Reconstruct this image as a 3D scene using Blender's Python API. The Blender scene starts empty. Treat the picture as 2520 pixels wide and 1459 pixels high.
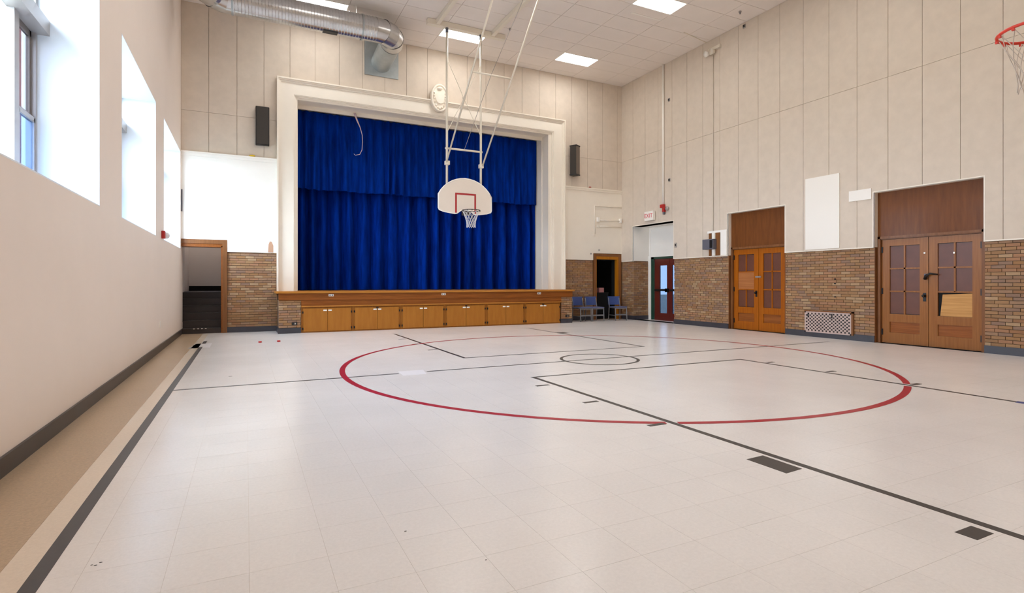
import bpy, bmesh, math, random
from mathutils import Vector, Matrix

random.seed(11)
SC = bpy.context.scene
COL = SC.collection
PI = math.pi

# ------------------------------------------------------------------ camera
H = 1.22                                   # eye height
cam_d = bpy.data.cameras.new('camera')
cam_d.sensor_width = 36.0
cam_d.lens = 1335.8 / 2520 * 36.0
cam_d.shift_y = -32.8 / 2520
cam_d.clip_end = 300
cam = bpy.data.objects.new('camera', cam_d)
cam.location = (0, 0, H)
cam.rotation_euler = (PI / 2, 0, -math.radians(26.1))
COL.objects.link(cam)
SC.camera = cam

# ------------------------------------------------------------------ sky, light, exposure
SKY = 9.5
LAMP = 8.0
w = bpy.data.worlds.new('overcast_sky')
SC.world = w
w.use_nodes = True
bg = w.node_tree.nodes['Background']
bg.inputs[0].default_value = (0.74, 0.87, 1.0, 1)
bg.inputs[1].default_value = SKY
SC.view_settings.view_transform = 'Standard'
SC.view_settings.look = 'None'
SC.view_settings.gamma = 1.0
SC.view_settings.use_curve_mapping = False
SC.view_settings.exposure = 1.38
SC.cycles.use_denoising = True
SC.cycles.diffuse_bounces = 10
SC.cycles.max_bounces = 14
SC.cycles.caustics_reflective = False
SC.cycles.caustics_refractive = False
SC.cycles.blur_glossy = 1.0

# room extents (metres): x to the right, y towards the stage
XL, XR, YB, YF, ZC = -1.39, 11.60, 15.10, -0.80, 7.96
WINS = [(4.23, 7.07), (8.20, 11.05), (12.05, 14.90)]     # window openings along the left wall
WZ0, WZ1, WX = 2.03, 4.33, -1.93
for (a, b) in WINS:                                        # light portals: they only guide sampling of the sky
    ld = bpy.data.lights.new('window_portal', 'AREA')
    ld.shape = 'RECTANGLE'; ld.size = WZ1 - WZ0; ld.size_y = b - a
    ld.cycles.is_portal = True
    lo = bpy.data.objects.new('window_portal', ld)
    lo.location = (WX - 0.06, (a + b) / 2, (WZ0 + WZ1) / 2)
    lo.rotation_euler = (0, -PI / 2, 0)
    COL.objects.link(lo)

# ------------------------------------------------------------------ helpers
def lin(r, g, b):
    f = lambda c: (c / 255) / 12.92 if c / 255 <= 0.04045 else ((c / 255 + 0.055) / 1.055) ** 2.4
    return (f(r), f(g), f(b), 1)

def node(nt, typ, **kw):
    n = nt.nodes.new(typ)
    for k, v in kw.items():
        setattr(n, k, v)
    return n

def mat(name, rgb, rough=0.6, var=0.0, scale=6.0, bump=0.0, bscale=80.0, metal=0.0, spec=0.5, coat=0.0,
        stretch=None, rgb2=None, sheen=0.0, detail=4.0):
    """principled material; colour wanders between rgb and rgb2 (or a darker rgb) with object-space noise"""
    m = bpy.data.materials.new(name); m.use_nodes = True
    nt = m.node_tree; p = nt.nodes['Principled BSDF']
    c = lin(*rgb)
    p.inputs['Base Color'].default_value = c
    p.inputs['Roughness'].default_value = rough
    p.inputs['Metallic'].default_value = metal
    p.inputs['Specular IOR Level'].default_value = spec
    p.inputs['Coat Weight'].default_value = coat
    p.inputs['Coat Roughness'].default_value = 0.12
    if sheen:
        p.inputs['Sheen Weight'].default_value = sheen
    if var or rgb2 or bump:
        g = node(nt, 'ShaderNodeNewGeometry')
        mp = node(nt, 'ShaderNodeMapping')
        nt.links.new(g.outputs['Position'], mp.inputs['Vector'])
        if stretch:
            mp.inputs['Scale'].default_value = stretch
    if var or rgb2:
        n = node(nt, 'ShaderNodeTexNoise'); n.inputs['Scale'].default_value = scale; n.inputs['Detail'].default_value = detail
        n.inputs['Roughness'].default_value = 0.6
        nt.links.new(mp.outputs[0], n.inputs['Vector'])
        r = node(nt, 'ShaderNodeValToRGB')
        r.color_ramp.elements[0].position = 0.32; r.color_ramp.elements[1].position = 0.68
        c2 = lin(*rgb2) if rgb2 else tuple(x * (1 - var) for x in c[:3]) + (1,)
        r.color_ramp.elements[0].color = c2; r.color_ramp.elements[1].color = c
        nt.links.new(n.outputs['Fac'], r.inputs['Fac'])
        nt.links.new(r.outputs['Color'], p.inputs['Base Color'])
    if bump:
        n2 = node(nt, 'ShaderNodeTexNoise'); n2.inputs['Scale'].default_value = bscale; n2.inputs['Detail'].default_value = 3
        nt.links.new(mp.outputs[0], n2.inputs['Vector'])
        b = node(nt, 'ShaderNodeBump'); b.inputs['Strength'].default_value = bump; b.inputs['Distance'].default_value = 0.01
        nt.links.new(n2.outputs['Fac'], b.inputs['Height'])
        nt.links.new(b.outputs['Normal'], p.inputs['Normal'])
    return m

def wood(name, rgb, rgb2, rough=0.45, grain='Z', coat=0.0, k=1.0):
    s = {'Z': (14 * k, 14 * k, 0.7), 'X': (0.7, 14 * k, 14 * k), 'Y': (14 * k, 0.7, 14 * k)}[grain]
    return mat(name, rgb, rough, rgb2=rgb2, scale=2.2, stretch=s, bump=0.05, bscale=4, coat=coat, detail=6, spec=0.22)

def emit(name, rgb, strength):
    m = bpy.data.materials.new(name); m.use_nodes = True
    nt = m.node_tree; nt.nodes.clear()
    e = node(nt, 'ShaderNodeEmission'); o = node(nt, 'ShaderNodeOutputMaterial')
    e.inputs[0].default_value = lin(*rgb); e.inputs[1].default_value = strength
    nt.links.new(e.outputs[0], o.inputs[0])
    return m

def glass(name, tint=(1, 1, 1), refl=0.08):
    m = bpy.data.materials.new(name); m.use_nodes = True
    nt = m.node_tree; nt.nodes.clear()
    t = node(nt, 'ShaderNodeBsdfTransparent'); t.inputs[0].default_value = tint + (1,)
    g = node(nt, 'ShaderNodeBsdfGlossy'); g.inputs['Roughness'].default_value = 0.03
    mx = node(nt, 'ShaderNodeMixShader'); mx.inputs[0].default_value = refl
    o = node(nt, 'ShaderNodeOutputMaterial')
    nt.links.new(t.outputs[0], mx.inputs[1]); nt.links.new(g.outputs[0], mx.inputs[2]); nt.links.new(mx.outputs[0], o.inputs[0])
    return m

def brick_mat(name, cols, rough=0.75):
    """every brick its own fired colour: picked by object and by mesh island"""
    m = bpy.data.materials.new(name); m.use_nodes = True
    nt = m.node_tree; p = nt.nodes['Principled BSDF']
    p.inputs['Roughness'].default_value = rough
    oi = node(nt, 'ShaderNodeObjectInfo'); ge = node(nt, 'ShaderNodeNewGeometry')
    ad = node(nt, 'ShaderNodeMath', operation='ADD'); fr = node(nt, 'ShaderNodeMath', operation='FRACT')
    nt.links.new(oi.outputs['Random'], ad.inputs[0]); nt.links.new(ge.outputs['Random Per Island'], ad.inputs[1])
    nt.links.new(ad.outputs[0], fr.inputs[0])
    r = node(nt, 'ShaderNodeValToRGB'); r.color_ramp.interpolation = 'CONSTANT'
    els = r.color_ramp.elements
    while len(els) < len(cols):
        els.new(0.5)
    for i, c in enumerate(cols):
        els[i].position = i / len(cols); els[i].color = lin(*c)
    nt.links.new(fr.outputs[0], r.inputs['Fac'])
    n = node(nt, 'ShaderNodeTexNoise'); n.inputs['Scale'].default_value = 1.3; n.inputs['Detail'].default_value = 3
    nt.links.new(ge.outputs['Position'], n.inputs['Vector'])
    mr = node(nt, 'ShaderNodeMapRange'); mr.inputs['To Min'].default_value = 0.82; mr.inputs['To Max'].default_value = 1.18
    nt.links.new(n.outputs['Fac'], mr.inputs['Value'])
    mu = node(nt, 'ShaderNodeVectorMath', operation='SCALE')
    nt.links.new(r.outputs['Color'], mu.inputs[0]); nt.links.new(mr.outputs[0], mu.inputs['Scale'])
    nt.links.new(mu.outputs[0], p.inputs['Base Color'])
    n2 = node(nt, 'ShaderNodeTexNoise'); n2.inputs['Scale'].default_value = 90
    nt.links.new(ge.outputs['Position'], n2.inputs['Vector'])
    b = node(nt, 'ShaderNodeBump'); b.inputs['Strength'].default_value = 0.25; b.inputs['Distance'].default_value = 0.006
    nt.links.new(n2.outputs['Fac'], b.inputs['Height']); nt.links.new(b.outputs['Normal'], p.inputs['Normal'])
    return m

def tile_mat(name, rgb, sx, ox, sy, oy, amt=0.035, rough=0.22, speck=0.10, coat=0.0):
    """waxed vinyl tile: each tile a hair lighter or darker, fine chips in the surface"""
    m = bpy.data.materials.new(name); m.use_nodes = True
    nt = m.node_tree; p = nt.nodes['Principled BSDF']
    g = node(nt, 'ShaderNodeNewGeometry')
    mp = node(nt, 'ShaderNodeVectorMath', operation='MULTIPLY_ADD')
    mp.inputs[1].default_value = (1 / sx, 1 / sy, 0); mp.inputs[2].default_value = (-ox / sx, -oy / sy, 0)
    fl = node(nt, 'ShaderNodeVectorMath', operation='FLOOR')
    wn = node(nt, 'ShaderNodeTexWhiteNoise', noise_dimensions='2D')
    nt.links.new(g.outputs['Position'], mp.inputs[0]); nt.links.new(mp.outputs[0], fl.inputs[0]); nt.links.new(fl.outputs[0], wn.inputs['Vector'])
    n = node(nt, 'ShaderNodeTexNoise'); n.inputs['Scale'].default_value = 55; n.inputs['Detail'].default_value = 5; n.inputs['Roughness'].default_value = 0.75
    nt.links.new(g.outputs['Position'], n.inputs['Vector'])
    n3 = node(nt, 'ShaderNodeTexNoise'); n3.inputs['Scale'].default_value = 0.9; n3.inputs['Detail'].default_value = 4
    nt.links.new(g.outputs['Position'], n3.inputs['Vector'])
    a1 = node(nt, 'ShaderNodeMapRange'); a1.inputs['To Min'].default_value = 1 - amt; a1.inputs['To Max'].default_value = 1 + amt
    nt.links.new(wn.outputs['Value'], a1.inputs['Value'])
    a2 = node(nt, 'ShaderNodeMapRange'); a2.inputs['From Min'].default_value = 0.3; a2.inputs['From Max'].default_value = 0.7
    a2.inputs['To Min'].default_value = 1 - speck; a2.inputs['To Max'].default_value = 1 + speck
    nt.links.new(n.outputs['Fac'], a2.inputs['Value'])
    a3 = node(nt, 'ShaderNodeMapRange'); a3.inputs['From Min'].default_value = 0.25; a3.inputs['From Max'].default_value = 0.75; a3.inputs['To Min'].default_value = 0.94; a3.inputs['To Max'].default_value = 1.04
    nt.links.new(n3.outputs['Fac'], a3.inputs['Value'])
    m1 = node(nt, 'ShaderNodeMath', operation='MULTIPLY'); m2 = node(nt, 'ShaderNodeMath', operation='MULTIPLY')
    nt.links.new(a1.outputs[0], m1.inputs[0]); nt.links.new(a2.outputs[0], m1.inputs[1])
    nt.links.new(m1.outputs[0], m2.inputs[0]); nt.links.new(a3.outputs[0], m2.inputs[1])
    sc = node(nt, 'ShaderNodeVectorMath', operation='SCALE'); sc.inputs[0].default_value = lin(*rgb)[:3]
    nt.links.new(m2.outputs[0], sc.inputs['Scale']); nt.links.new(sc.outputs[0], p.inputs['Base Color'])
    p.inputs['Roughness'].default_value = rough
    p.inputs['Coat Weight'].default_value = coat; p.inputs['Coat Roughness'].default_value = 0.1
    n4 = node(nt, 'ShaderNodeTexNoise'); n4.inputs['Scale'].default_value = 3.2; n4.inputs['Detail'].default_value = 2
    nt.links.new(g.outputs['Position'], n4.inputs['Vector'])
    b = node(nt, 'ShaderNodeBump'); b.inputs['Strength'].default_value = 0.06; b.inputs['Distance'].default_value = 0.02
    nt.links.new(n4.outputs['Fac'], b.inputs['Height']); nt.links.new(b.outputs['Normal'], p.inputs['Normal'])
    return m

def wloc(o):
    v = Vector((0, 0, 0))
    while o is not None:
        v += o.location; o = o.parent
    return v

class MB:
    """collects shapes; build() links them as ONE mesh object"""
    def __init__(s):
        s.v = []; s.f = []
    def add(s, vs, fs):
        k = len(s.v); s.v += [tuple(p) for p in vs]; s.f += [tuple(i + k for i in f) for f in fs]; return s
    def box(s, x0, x1, y0, y1, z0, z1):
        if x0 > x1: x0, x1 = x1, x0
        if y0 > y1: y0, y1 = y1, y0
        if z0 > z1: z0, z1 = z1, z0
        return s.add([(x0, y0, z0), (x1, y0, z0), (x1, y1, z0), (x0, y1, z0), (x0, y0, z1), (x1, y0, z1), (x1, y1, z1), (x0, y1, z1)],
                     [(0, 3, 2, 1), (4, 5, 6, 7), (0, 1, 5, 4), (1, 2, 6, 5), (2, 3, 7, 6), (3, 0, 4, 7)])
    def tube(s, pts, r, n=8, closed=False, caps=True):
        P = [Vector(p) for p in pts]; N = len(P); rings = []
        rs = r if isinstance(r, (list, tuple)) else [r] * N
        up = None
        for i in range(N):
            if closed:
                t = (P[(i + 1) % N] - P[i - 1])
            else:
                t = P[min(i + 1, N - 1)] - P[max(i - 1, 0)]
            t.normalize()
            if up is None:
                up = t.orthogonal().normalized()
            else:
                up = (up - t * up.dot(t))
                up = up.normalized() if up.length > 1e-6 else t.orthogonal().normalized()
            sd = t.cross(up)
            rings.append([P[i] + (up * math.cos(2 * PI * k / n) + sd * math.sin(2 * PI * k / n)) * rs[i] for k in range(n)])
        vs = [p for rg in rings for p in rg]; fs = []
        for i in range(N if closed else N - 1):
            a, b = i * n, ((i + 1) % N) * n
            for k in range(n):
                fs.append((a + k, a + (k + 1) % n, b + (k + 1) % n, b + k))
        if caps and not closed:
            fs.append(tuple(range(n - 1, -1, -1))); fs.append(tuple(range((N - 1) * n, N * n)))
        return s.add(vs, fs)
    def prism(s, pts, axis, a0, a1):
        """2-D outline extruded along an axis: axis 'Y' takes (x,z), 'X' takes (y,z), 'Z' takes (x,y)"""
        f = {'Y': lambda p, a: (p[0], a, p[1]), 'X': lambda p, a: (a, p[0], p[1]), 'Z': lambda p, a: (p[0], p[1], a)}[axis]
        n = len(pts)
        vs = [f(p, a0) for p in pts] + [f(p, a1) for p in pts]
        fs = [tuple(range(n)), tuple(range(2 * n - 1, n - 1, -1))] + [(i, i + n, (i + 1) % n + n, (i + 1) % n) for i in range(n)]
        return s.add(vs, fs)
    def ball(s, c, rx, ry, rz, n=10, m=6):
        vs = [(c[0], c[1], c[2] - rz)]; fs = []
        for j in range(1, m):
            a = -PI / 2 + PI * j / m
            for k in range(n):
                b = 2 * PI * k / n
                vs.append((c[0] + rx * math.cos(a) * math.cos(b), c[1] + ry * math.cos(a) * math.sin(b), c[2] + rz * math.sin(a)))
        vs.append((c[0], c[1], c[2] + rz)); L = len(vs) - 1
        for k in range(n):
            fs.append((0, 1 + (k + 1) % n, 1 + k))
            fs.append((L, 1 + (m - 2) * n + k, 1 + (m - 2) * n + (k + 1) % n))
            for j in range(m - 2):
                a = 1 + j * n
                fs.append((a + k, a + (k + 1) % n, a + n + (k + 1) % n, a + n + k))
        return s.add(vs, fs)
    def mesh(s, name, m, off=Vector((0, 0, 0)), smooth=False, bevel=0.0, fix=True):
        me = bpy.data.meshes.new(name)
        me.from_pydata([Vector(p) - off for p in s.v], [], s.f)
        if bevel or fix:
            bm = bmesh.new(); bm.from_mesh(me)
            if bevel:
                bmesh.ops.bevel(bm, geom=[e for e in bm.edges], offset=bevel, segments=1, affect='EDGES', clamp_overlap=True)
            bmesh.ops.recalc_face_normals(bm, faces=bm.faces)
            bm.to_mesh(me); bm.free()
        if m: me.materials.append(m)
        if smooth:
            for p in me.polygons: p.use_smooth = True
        me.update()
        return me
    def build(s, name, m, parent=None, smooth=False, bevel=0.0, base=None, local=False, stuff=False):
        """world-space shapes unless local; base = where the origin sits for a top-level mesh"""
        off = Vector((0, 0, 0))
        if parent is not None and not local: off = wloc(parent)
        if parent is None and base is not None: off = Vector(base)
        o = bpy.data.objects.new(name, s.mesh(name, m, off, smooth, bevel))
        COL.objects.link(o)
        if parent is not None: o.parent = parent
        elif base is not None: o.location = base
        if stuff: o['kind'] = 'stuff'
        return o

def tag(o, label, cat, group=None, kind=None):
    o['label'] = label; o['category'] = cat
    if group: o['group'] = group
    if kind: o['kind'] = kind
    return o

def thing(name, label, cat, loc=(0, 0, 0), rz=0.0, group=None, kind=None):
    o = bpy.data.objects.new(name, None); COL.objects.link(o)
    o.empty_display_size = 0.1
    o.location = loc; o.rotation_euler = (0, 0, rz)
    return tag(o, label, cat, group, kind)

def copy_tree(o, parent=None):
    c = o.copy(); COL.objects.link(c); c.parent = parent
    for ch in list(o.children):
        copy_tree(ch, c)
    return c

def link_copy(name, me, parent, loc, scale=None):
    o = bpy.data.objects.new(name, me); o.location = Vector(loc) - wloc(parent)
    if scale: o.scale = scale
    COL.objects.link(o); o.parent = parent
    return o

def rect_minus(rect, holes):
    """axis-aligned rectangle (a0,a1,b0,b1) minus holes -> list of rectangles"""
    out = [rect]
    for (h0, h1, k0, k1) in holes:
        nxt = []
        for (a0, a1, b0, b1) in out:
            if h0 >= a1 or h1 <= a0 or k0 >= b1 or k1 <= b0:
                nxt.append((a0, a1, b0, b1)); continue
            if a0 < h0: nxt.append((a0, h0, b0, b1))
            if h1 < a1: nxt.append((h1, a1, b0, b1))
            m0, m1 = max(a0, h0), min(a1, h1)
            if b0 < k0: nxt.append((m0, m1, b0, k0))
            if k1 < b1: nxt.append((m0, m1, k1, b1))
        out = nxt
    return [r for r in out if r[1] - r[0] > 0.004 and r[3] - r[2] > 0.004]

# ------------------------------------------------------------------ materials
TX, TX0, TY, TY0 = 0.3165, 0.012, 0.305, 1.93
M = {}
M['drywall'] = mat('painted_drywall', (238, 226, 216), 0.55, var=0.03, scale=1.2, bump=0.03, bscale=120)
M['panel'] = mat('acoustic_panel', (214, 201, 185), 0.8, var=0.07, scale=5, bump=0.10, bscale=140)
M['seam'] = mat('panel_seam', (170, 154, 134), 0.9)
M['ceil'] = mat('ceiling_tile', (234, 226, 219), 0.9, var=0.03, scale=2, bump=0.06, bscale=200)
M['ceilgrid'] = mat('ceiling_backing', (176, 160, 148), 0.9)
M['plaster'] = mat('white_plaster', (244, 241, 234), 0.5, var=0.03, scale=2)
M['cream'] = mat('cream_paint', (238, 230, 216), 0.45, var=0.03, scale=3)
M['reveal'] = mat('window_reveal_paint', (232, 238, 244), 0.45)
M['floor'] = tile_mat('waxed_vinyl_tile', (234, 230, 227), TX, TX0, TY, TY0, amt=0.008, speck=0.05, rough=0.23)
M['border'] = tile_mat('tan_border_tile', (186, 162, 132), TX, TX0, TY, TY0, amt=0.01, speck=0.2, rough=0.3)
M['edge'] = tile_mat('cream_edge_tile', (228, 213, 194), TX, TX0, TY, TY0, amt=0.008, speck=0.06, rough=0.25)
M['joint'] = mat('tile_joint', (196, 186, 176), 0.6)
M['black_line'] = mat('black_floor_line', (62, 58, 56), 0.38, var=0.15, scale=20)
M['red_line'] = mat('red_floor_line', (176, 24, 46), 0.35, var=0.12, scale=14)
M['blue_tape'] = mat('blue_floor_tape', (52, 66, 130), 0.45)
M['clean'] = mat('lifted_tape_patch', (244, 242, 244), 0.25)
M['base'] = mat('dark_vinyl_baseboard', (62, 62, 70), 0.35, var=0.2, scale=5)
M['basebrown'] = mat('brown_black_baseboard', (58, 52, 52), 0.35, var=0.2, scale=5)
BR = [(155, 118, 81), (147, 111, 75), (160, 124, 86), (142, 109, 83), (151, 112, 72), (158, 116, 84), (138, 109, 89), (169, 139, 105), (147, 105, 70), (153, 120, 92)]
M['brick'] = brick_mat('buff_brick', BR)
M['mortar'] = mat('brick_mortar', (122, 98, 76), 0.9, var=0.1, scale=40)
M['out_brick'] = brick_mat('outdoor_brick', [(170, 120, 110), (150, 100, 95), (185, 140, 130)])
M['wood_top'] = wood('stained_transom_wood', (118, 68, 26), (99, 55, 18), 0.45, 'Z', k=0.5, coat=0.05)
M['wood_door'] = wood('oak_door', (155, 101, 52), (136, 85, 40), 0.3, 'Z')
M['wood_door_b'] = wood('amber_oak_door', (169, 96, 18), (149, 77, 13), 0.3, 'Z')
M['wood_frame'] = wood('oak_casing', (136, 90, 53), (114, 72, 40), 0.4, 'Z', k=0.6, coat=0.05)
M['wood_inset'] = wood('oak_inset_panel', (153, 90, 39), (127, 70, 28), 0.35, 'Y')
M['ply'] = wood('raw_plywood', (206, 158, 98), (184, 134, 76), 0.55, 'Y', coat=0)
M['board'] = wood('replacement_board', (173, 112, 64), (155, 96, 52), 0.5, 'Y', coat=0)
M['fascia'] = wood('stage_fascia_oak', (147, 86, 35), (120, 66, 24), 0.35, 'X')
M['nosing'] = wood('stage_nosing_oak', (190, 129, 57), (166, 107, 40), 0.35, 'X')
M['cab'] = wood('birch_cabinet_door', (171, 112, 42), (160, 101, 35), 0.4, 'Z', k=0.35, coat=0.05)
M['cabframe'] = wood('birch_cabinet_frame', (164, 105, 40), (140, 85, 29), 0.35, 'Z')
M['orange_wood'] = wood('orange_door_jamb', (182, 118, 26), (162, 99, 18), 0.35, 'Z')
M['pane'] = mat('brown_textured_glass', (108, 66, 50), 0.35, var=0.2, scale=4, spec=0.35)
M['iron'] = mat('black_iron', (26, 24, 24), 0.4, metal=0.3)
M['steel'] = mat('bright_steel', (210, 206, 200), 0.3, metal=0.9)
M['white'] = mat('white_enamel', (240, 236, 228), 0.35)
M['pole'] = mat('cream_painted_steel', (228, 220, 204), 0.35)
M['board_white'] = mat('backboard_white', (232, 220, 206), 0.35, var=0.03, scale=3)
M['board_red'] = mat('backboard_red', (170, 44, 48), 0.4)
M['rim_red'] = mat('red_rim', (214, 52, 26), 0.35)
M['rim_dark'] = mat('weathered_rim', (88, 78, 74), 0.4, metal=0.4)
M['net'] = mat('white_net', (214, 212, 214), 0.8)
M['net_grey'] = mat('worn_net', (196, 184, 170), 0.8)
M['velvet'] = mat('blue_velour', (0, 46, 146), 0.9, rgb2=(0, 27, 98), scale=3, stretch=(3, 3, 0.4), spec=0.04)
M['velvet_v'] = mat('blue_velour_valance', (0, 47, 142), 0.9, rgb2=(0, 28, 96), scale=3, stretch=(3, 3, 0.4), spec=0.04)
M['duct'] = mat('galvanised_steel', (206, 206, 206), 0.26, var=0.12, scale=8, metal=0.92)
M['ductplate'] = mat('dull_galvanised_plate', (176, 184, 186), 0.35, var=0.12, scale=6, metal=0.7)
M['speaker'] = mat('black_speaker_grille', (58, 52, 46), 0.7, var=0.2, scale=120)
M['speaker_box'] = mat('black_speaker_box', (28, 26, 25), 0.5)
M['alum'] = mat('grey_aluminium_frame', (170, 164, 160), 0.4, metal=0.3)
M['alum_dark'] = mat('bronze_sash', (112, 102, 96), 0.4, metal=0.3)
M['glass'] = glass('window_glass', (0.96, 0.98, 1.0), 0.06)
M['tint'] = glass('blue_tinted_glass', (0.34, 0.42, 0.56), 0.05)  # bluish pane, its tint deepened to hold back the bright sky
M['sky_dim'] = glass('sky_dimming_glass', (0.42, 0.42, 0.45), 0.05)  # tint put in to dim the sky so the outer brick shows
M['privacy'] = glass('sky_dimming_door_glass', (0.15, 0.175, 0.215), 0.05)  # dark tint stands in for dimmer daylight beyond the exit door
M['stair'] = mat('dark_stair_rubber', (58, 50, 48), 0.45, var=0.2, scale=9)
M['stairgrey'] = mat('grey_stairwell_paint', (228, 222, 219), 0.6)
M['black'] = mat('black_drape', (12, 12, 14), 0.9)
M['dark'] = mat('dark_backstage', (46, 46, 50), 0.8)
M['red'] = mat('fire_red', (178, 30, 28), 0.4)
M['grey'] = mat('grey_enamel', (96, 96, 106), 0.4)
M['plug'] = mat('dark_socket', (30, 28, 28), 0.4)
M['door_red'] = mat('maroon_door', (96, 32, 24), 0.35, var=0.15, scale=4)
M['green'] = mat('dark_green_frame', (24, 62, 48), 0.4)
M['chair_blue'] = mat('blue_plastic', (64, 84, 142), 0.4, var=0.08, scale=8)
M['chair_seat'] = mat('blue_grey_seat', (88, 96, 136), 0.45)
M['chair_leg'] = mat('grey_steel_tube', (128, 128, 130), 0.35, metal=0.4)
M['yellow'] = mat('yellow_foam', (226, 188, 36), 0.7)
M['exit_red'] = mat('exit_letter_red', (214, 70, 84), 0.5)
M['clear'] = mat('strobe_lens', (226, 226, 230), 0.15)
M['carton'] = mat('pink_white_carton', (214, 150, 152), 0.6)
M['ground'] = mat('asphalt_yard', (132, 136, 128), 0.9, var=0.2, scale=1)
M['lamp'] = emit('fluorescent_diffuser', (255, 252, 248), LAMP)

# ------------------------------------------------------------------ floor
fl = MB().box(XL - 0.02, 12.4, YF, YB + 0.05, -0.15, -0.0012).build('floor', M['joint'], base=(5, 7, 0))
tag(fl, 'pale waxed vinyl tile floor of the gym with painted court lines', 'floor', kind='structure')
tile_me = MB().box(-TX / 2 + 0.0006, TX / 2 - 0.0006, -TY / 2 + 0.0006, TY / 2 - 0.0006, -0.0012, 0).mesh('floor_tile', M['floor'])
cells = []
XE = -0.93
nx0, nx1 = math.floor((XE - TX0) / TX), math.ceil((12.4 - TX0) / TX)
ny0, ny1 = math.floor((YF - TY0) / TY), math.ceil((YB - TY0) / TY)
yaw = math.radians(26.1); SY, CY = math.sin(yaw), math.cos(yaw)
for i in range(nx0, nx1):
    for j in range(ny0, ny1):
        x0, x1 = max(TX0 + i * TX, XE), min(TX0 + (i + 1) * TX, 12.4)
        y0, y1 = max(TY0 + j * TY, YF), min(TY0 + (j + 1) * TY, YB)
        if x1 - x0 < 0.01 or y1 - y0 < 0.01: continue
        cx, cy = (x0 + x1) / 2, (y0 + y1) / 2
        D = cx * SY + cy * CY
        vis = D > 1.5 and abs((cx * CY - cy * SY) / D) < 0.98 and H / D < 0.60
        full = x1 - x0 > TX - 0.001 and y1 - y0 > TY - 0.001
        cells.append((D if (vis and full) else 1e3 + D, x0, x1, y0, y1))
cells.sort()
rest = MB()
for k, (d, x0, x1, y0, y1) in enumerate(cells):
    if k < 300 and d < 900:
        link_copy('floor_tile', tile_me, fl, ((x0 + x1) / 2, (y0 + y1) / 2, 0))
    else:
        rest.box(x0 + 0.0006, x1 - 0.0006, y0 + 0.0006, y1 - 0.0006, -0.0012, 0)
rest.build('floor_tiles', M['floor'], fl, stuff=True)
# tan border along the left wall, cream strip beside it
bt = MB()
y = YF
while y < YB - 0.3:
    bt.box(XL, XE - 0.0015, y + 0.0006, min(y + TY * 3, YB) - 0.0006, -0.0012, 0); y += TY * 3
bt.build('border_strip', M['border'], fl)

LZ = 0.0012
def line(name, x0, x1, y0, y1, m, z=LZ):
    return MB().box(x0, x1, y0, y1, -0.0005, z).build(name, m, fl)
def poly(name, pts, m, z=LZ):
    return MB().prism(pts, 'Z', -0.0005, z).build(name, m, fl)
def ring(name, cx, cy, r, wdt, m, arcs, n=160, z=LZ):
    mb = MB()
    for (a0, a1) in arcs:
        k = max(6, int(n * (a1 - a0) / 360)); vs = []; fs = []
        for i in range(k + 1):
            a = math.radians(a0 + (a1 - a0) * i / k)
            for rr in (r - wdt / 2, r + wdt / 2):
                vs.append((cx + rr * math.cos(a), cy + rr * math.sin(a), z))
        for i in range(k):
            fs.append((2 * i, 2 * i + 1, 2 * i + 3, 2 * i + 2))
        mb.add(vs, fs)
    return mb.build(name, m, fl)
MB().box(XE, -0.812, YF, YB - 0.3, -0.003, 0.0006).build('cream_strip', M['edge'], fl)
line('side_line', -0.812, -0.745, YF, 11.95, M['black_line'])
line('side_line', -0.80, -0.735, 12.55, 13.1, M['black_line'])
line('half_court_line', -0.745, 1.85, 7.225, 7.27, M['black_line'])
line('half_court_line', 2.24, 10.9, 7.225, 7.27, M['black_line'])
poly('lifted_tape_patch', [(1.86, 7.06), (2.18, 7.06), (2.24, 7.42), (1.88, 7.42)], M['clean'], 0.0006)
poly('lifted_tape_patch', [(-0.98, 11.75), (-0.62, 11.75), (-0.62, 12.6), (-0.9, 12.6)], M['clean'], 0.0006)
ring('centre_circle', 5.10, 7.22, 0.61, 0.05, M['black_line'], [(0, 360)], z=0.0016)
# red circle with gaps where the lane lines cross it
ring('red_circle', 5.12, 7.19, 3.97, 0.075, M['red_line'], [(-115.9, -61.2), (-58.7, 242.6)], n=220, z=0.0014)
for x in (3.345, 7.11):
    line('lane_line', x - 0.028, x + 0.028, YF + 0.4, 6.22, M['black_line'])
line('free_throw_line', 3.317, 7.138, 6.175, 6.22, M['black_line'], 0.0016)
for x in (3.20, 6.87):
    line('lane_line', x - 0.028, x + 0.028, 8.29, 12.95, M['black_line'])
line('free_throw_line', 3.172, 6.898, 8.27, 8.315, M['black_line'], 0.0016)
for yy in (5.656, 4.65, 3.655):
    line('lane_tick', 3.09, 3.265, yy - 0.025, yy + 0.025, M['black_line'], 0.0018)
for yy in (5.77, 4.80, 3.742):
    line('lane_tick', 7.19, 7.34, yy - 0.03, yy + 0.03, M['black_line'], 0.0018)
for yy in (11.70, 10.6, 9.56):
    line('lane_tick', 2.98, 3.15, yy - 0.025, yy + 0.025, M['black_line'], 0.0018)
line('lane_tick', 6.92, 7.1, 11.3, 11.6, M['black_line'])
poly('lane_block', [(3.112, 2.66), (3.285, 2.67), (3.281, 2.365), (3.112, 2.352)], M['black_line'])
poly('lane_block', [(3.118, 1.435), (3.272, 1.435), (3.272, 1.342), (3.118, 1.342)], M['black_line'])
poly('blue_tape_strip', [(7.06, 2.72), (7.16, 2.74), (7.2, 2.45), (7.1, 2.40)], M['blue_tape'], 0.002)
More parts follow.
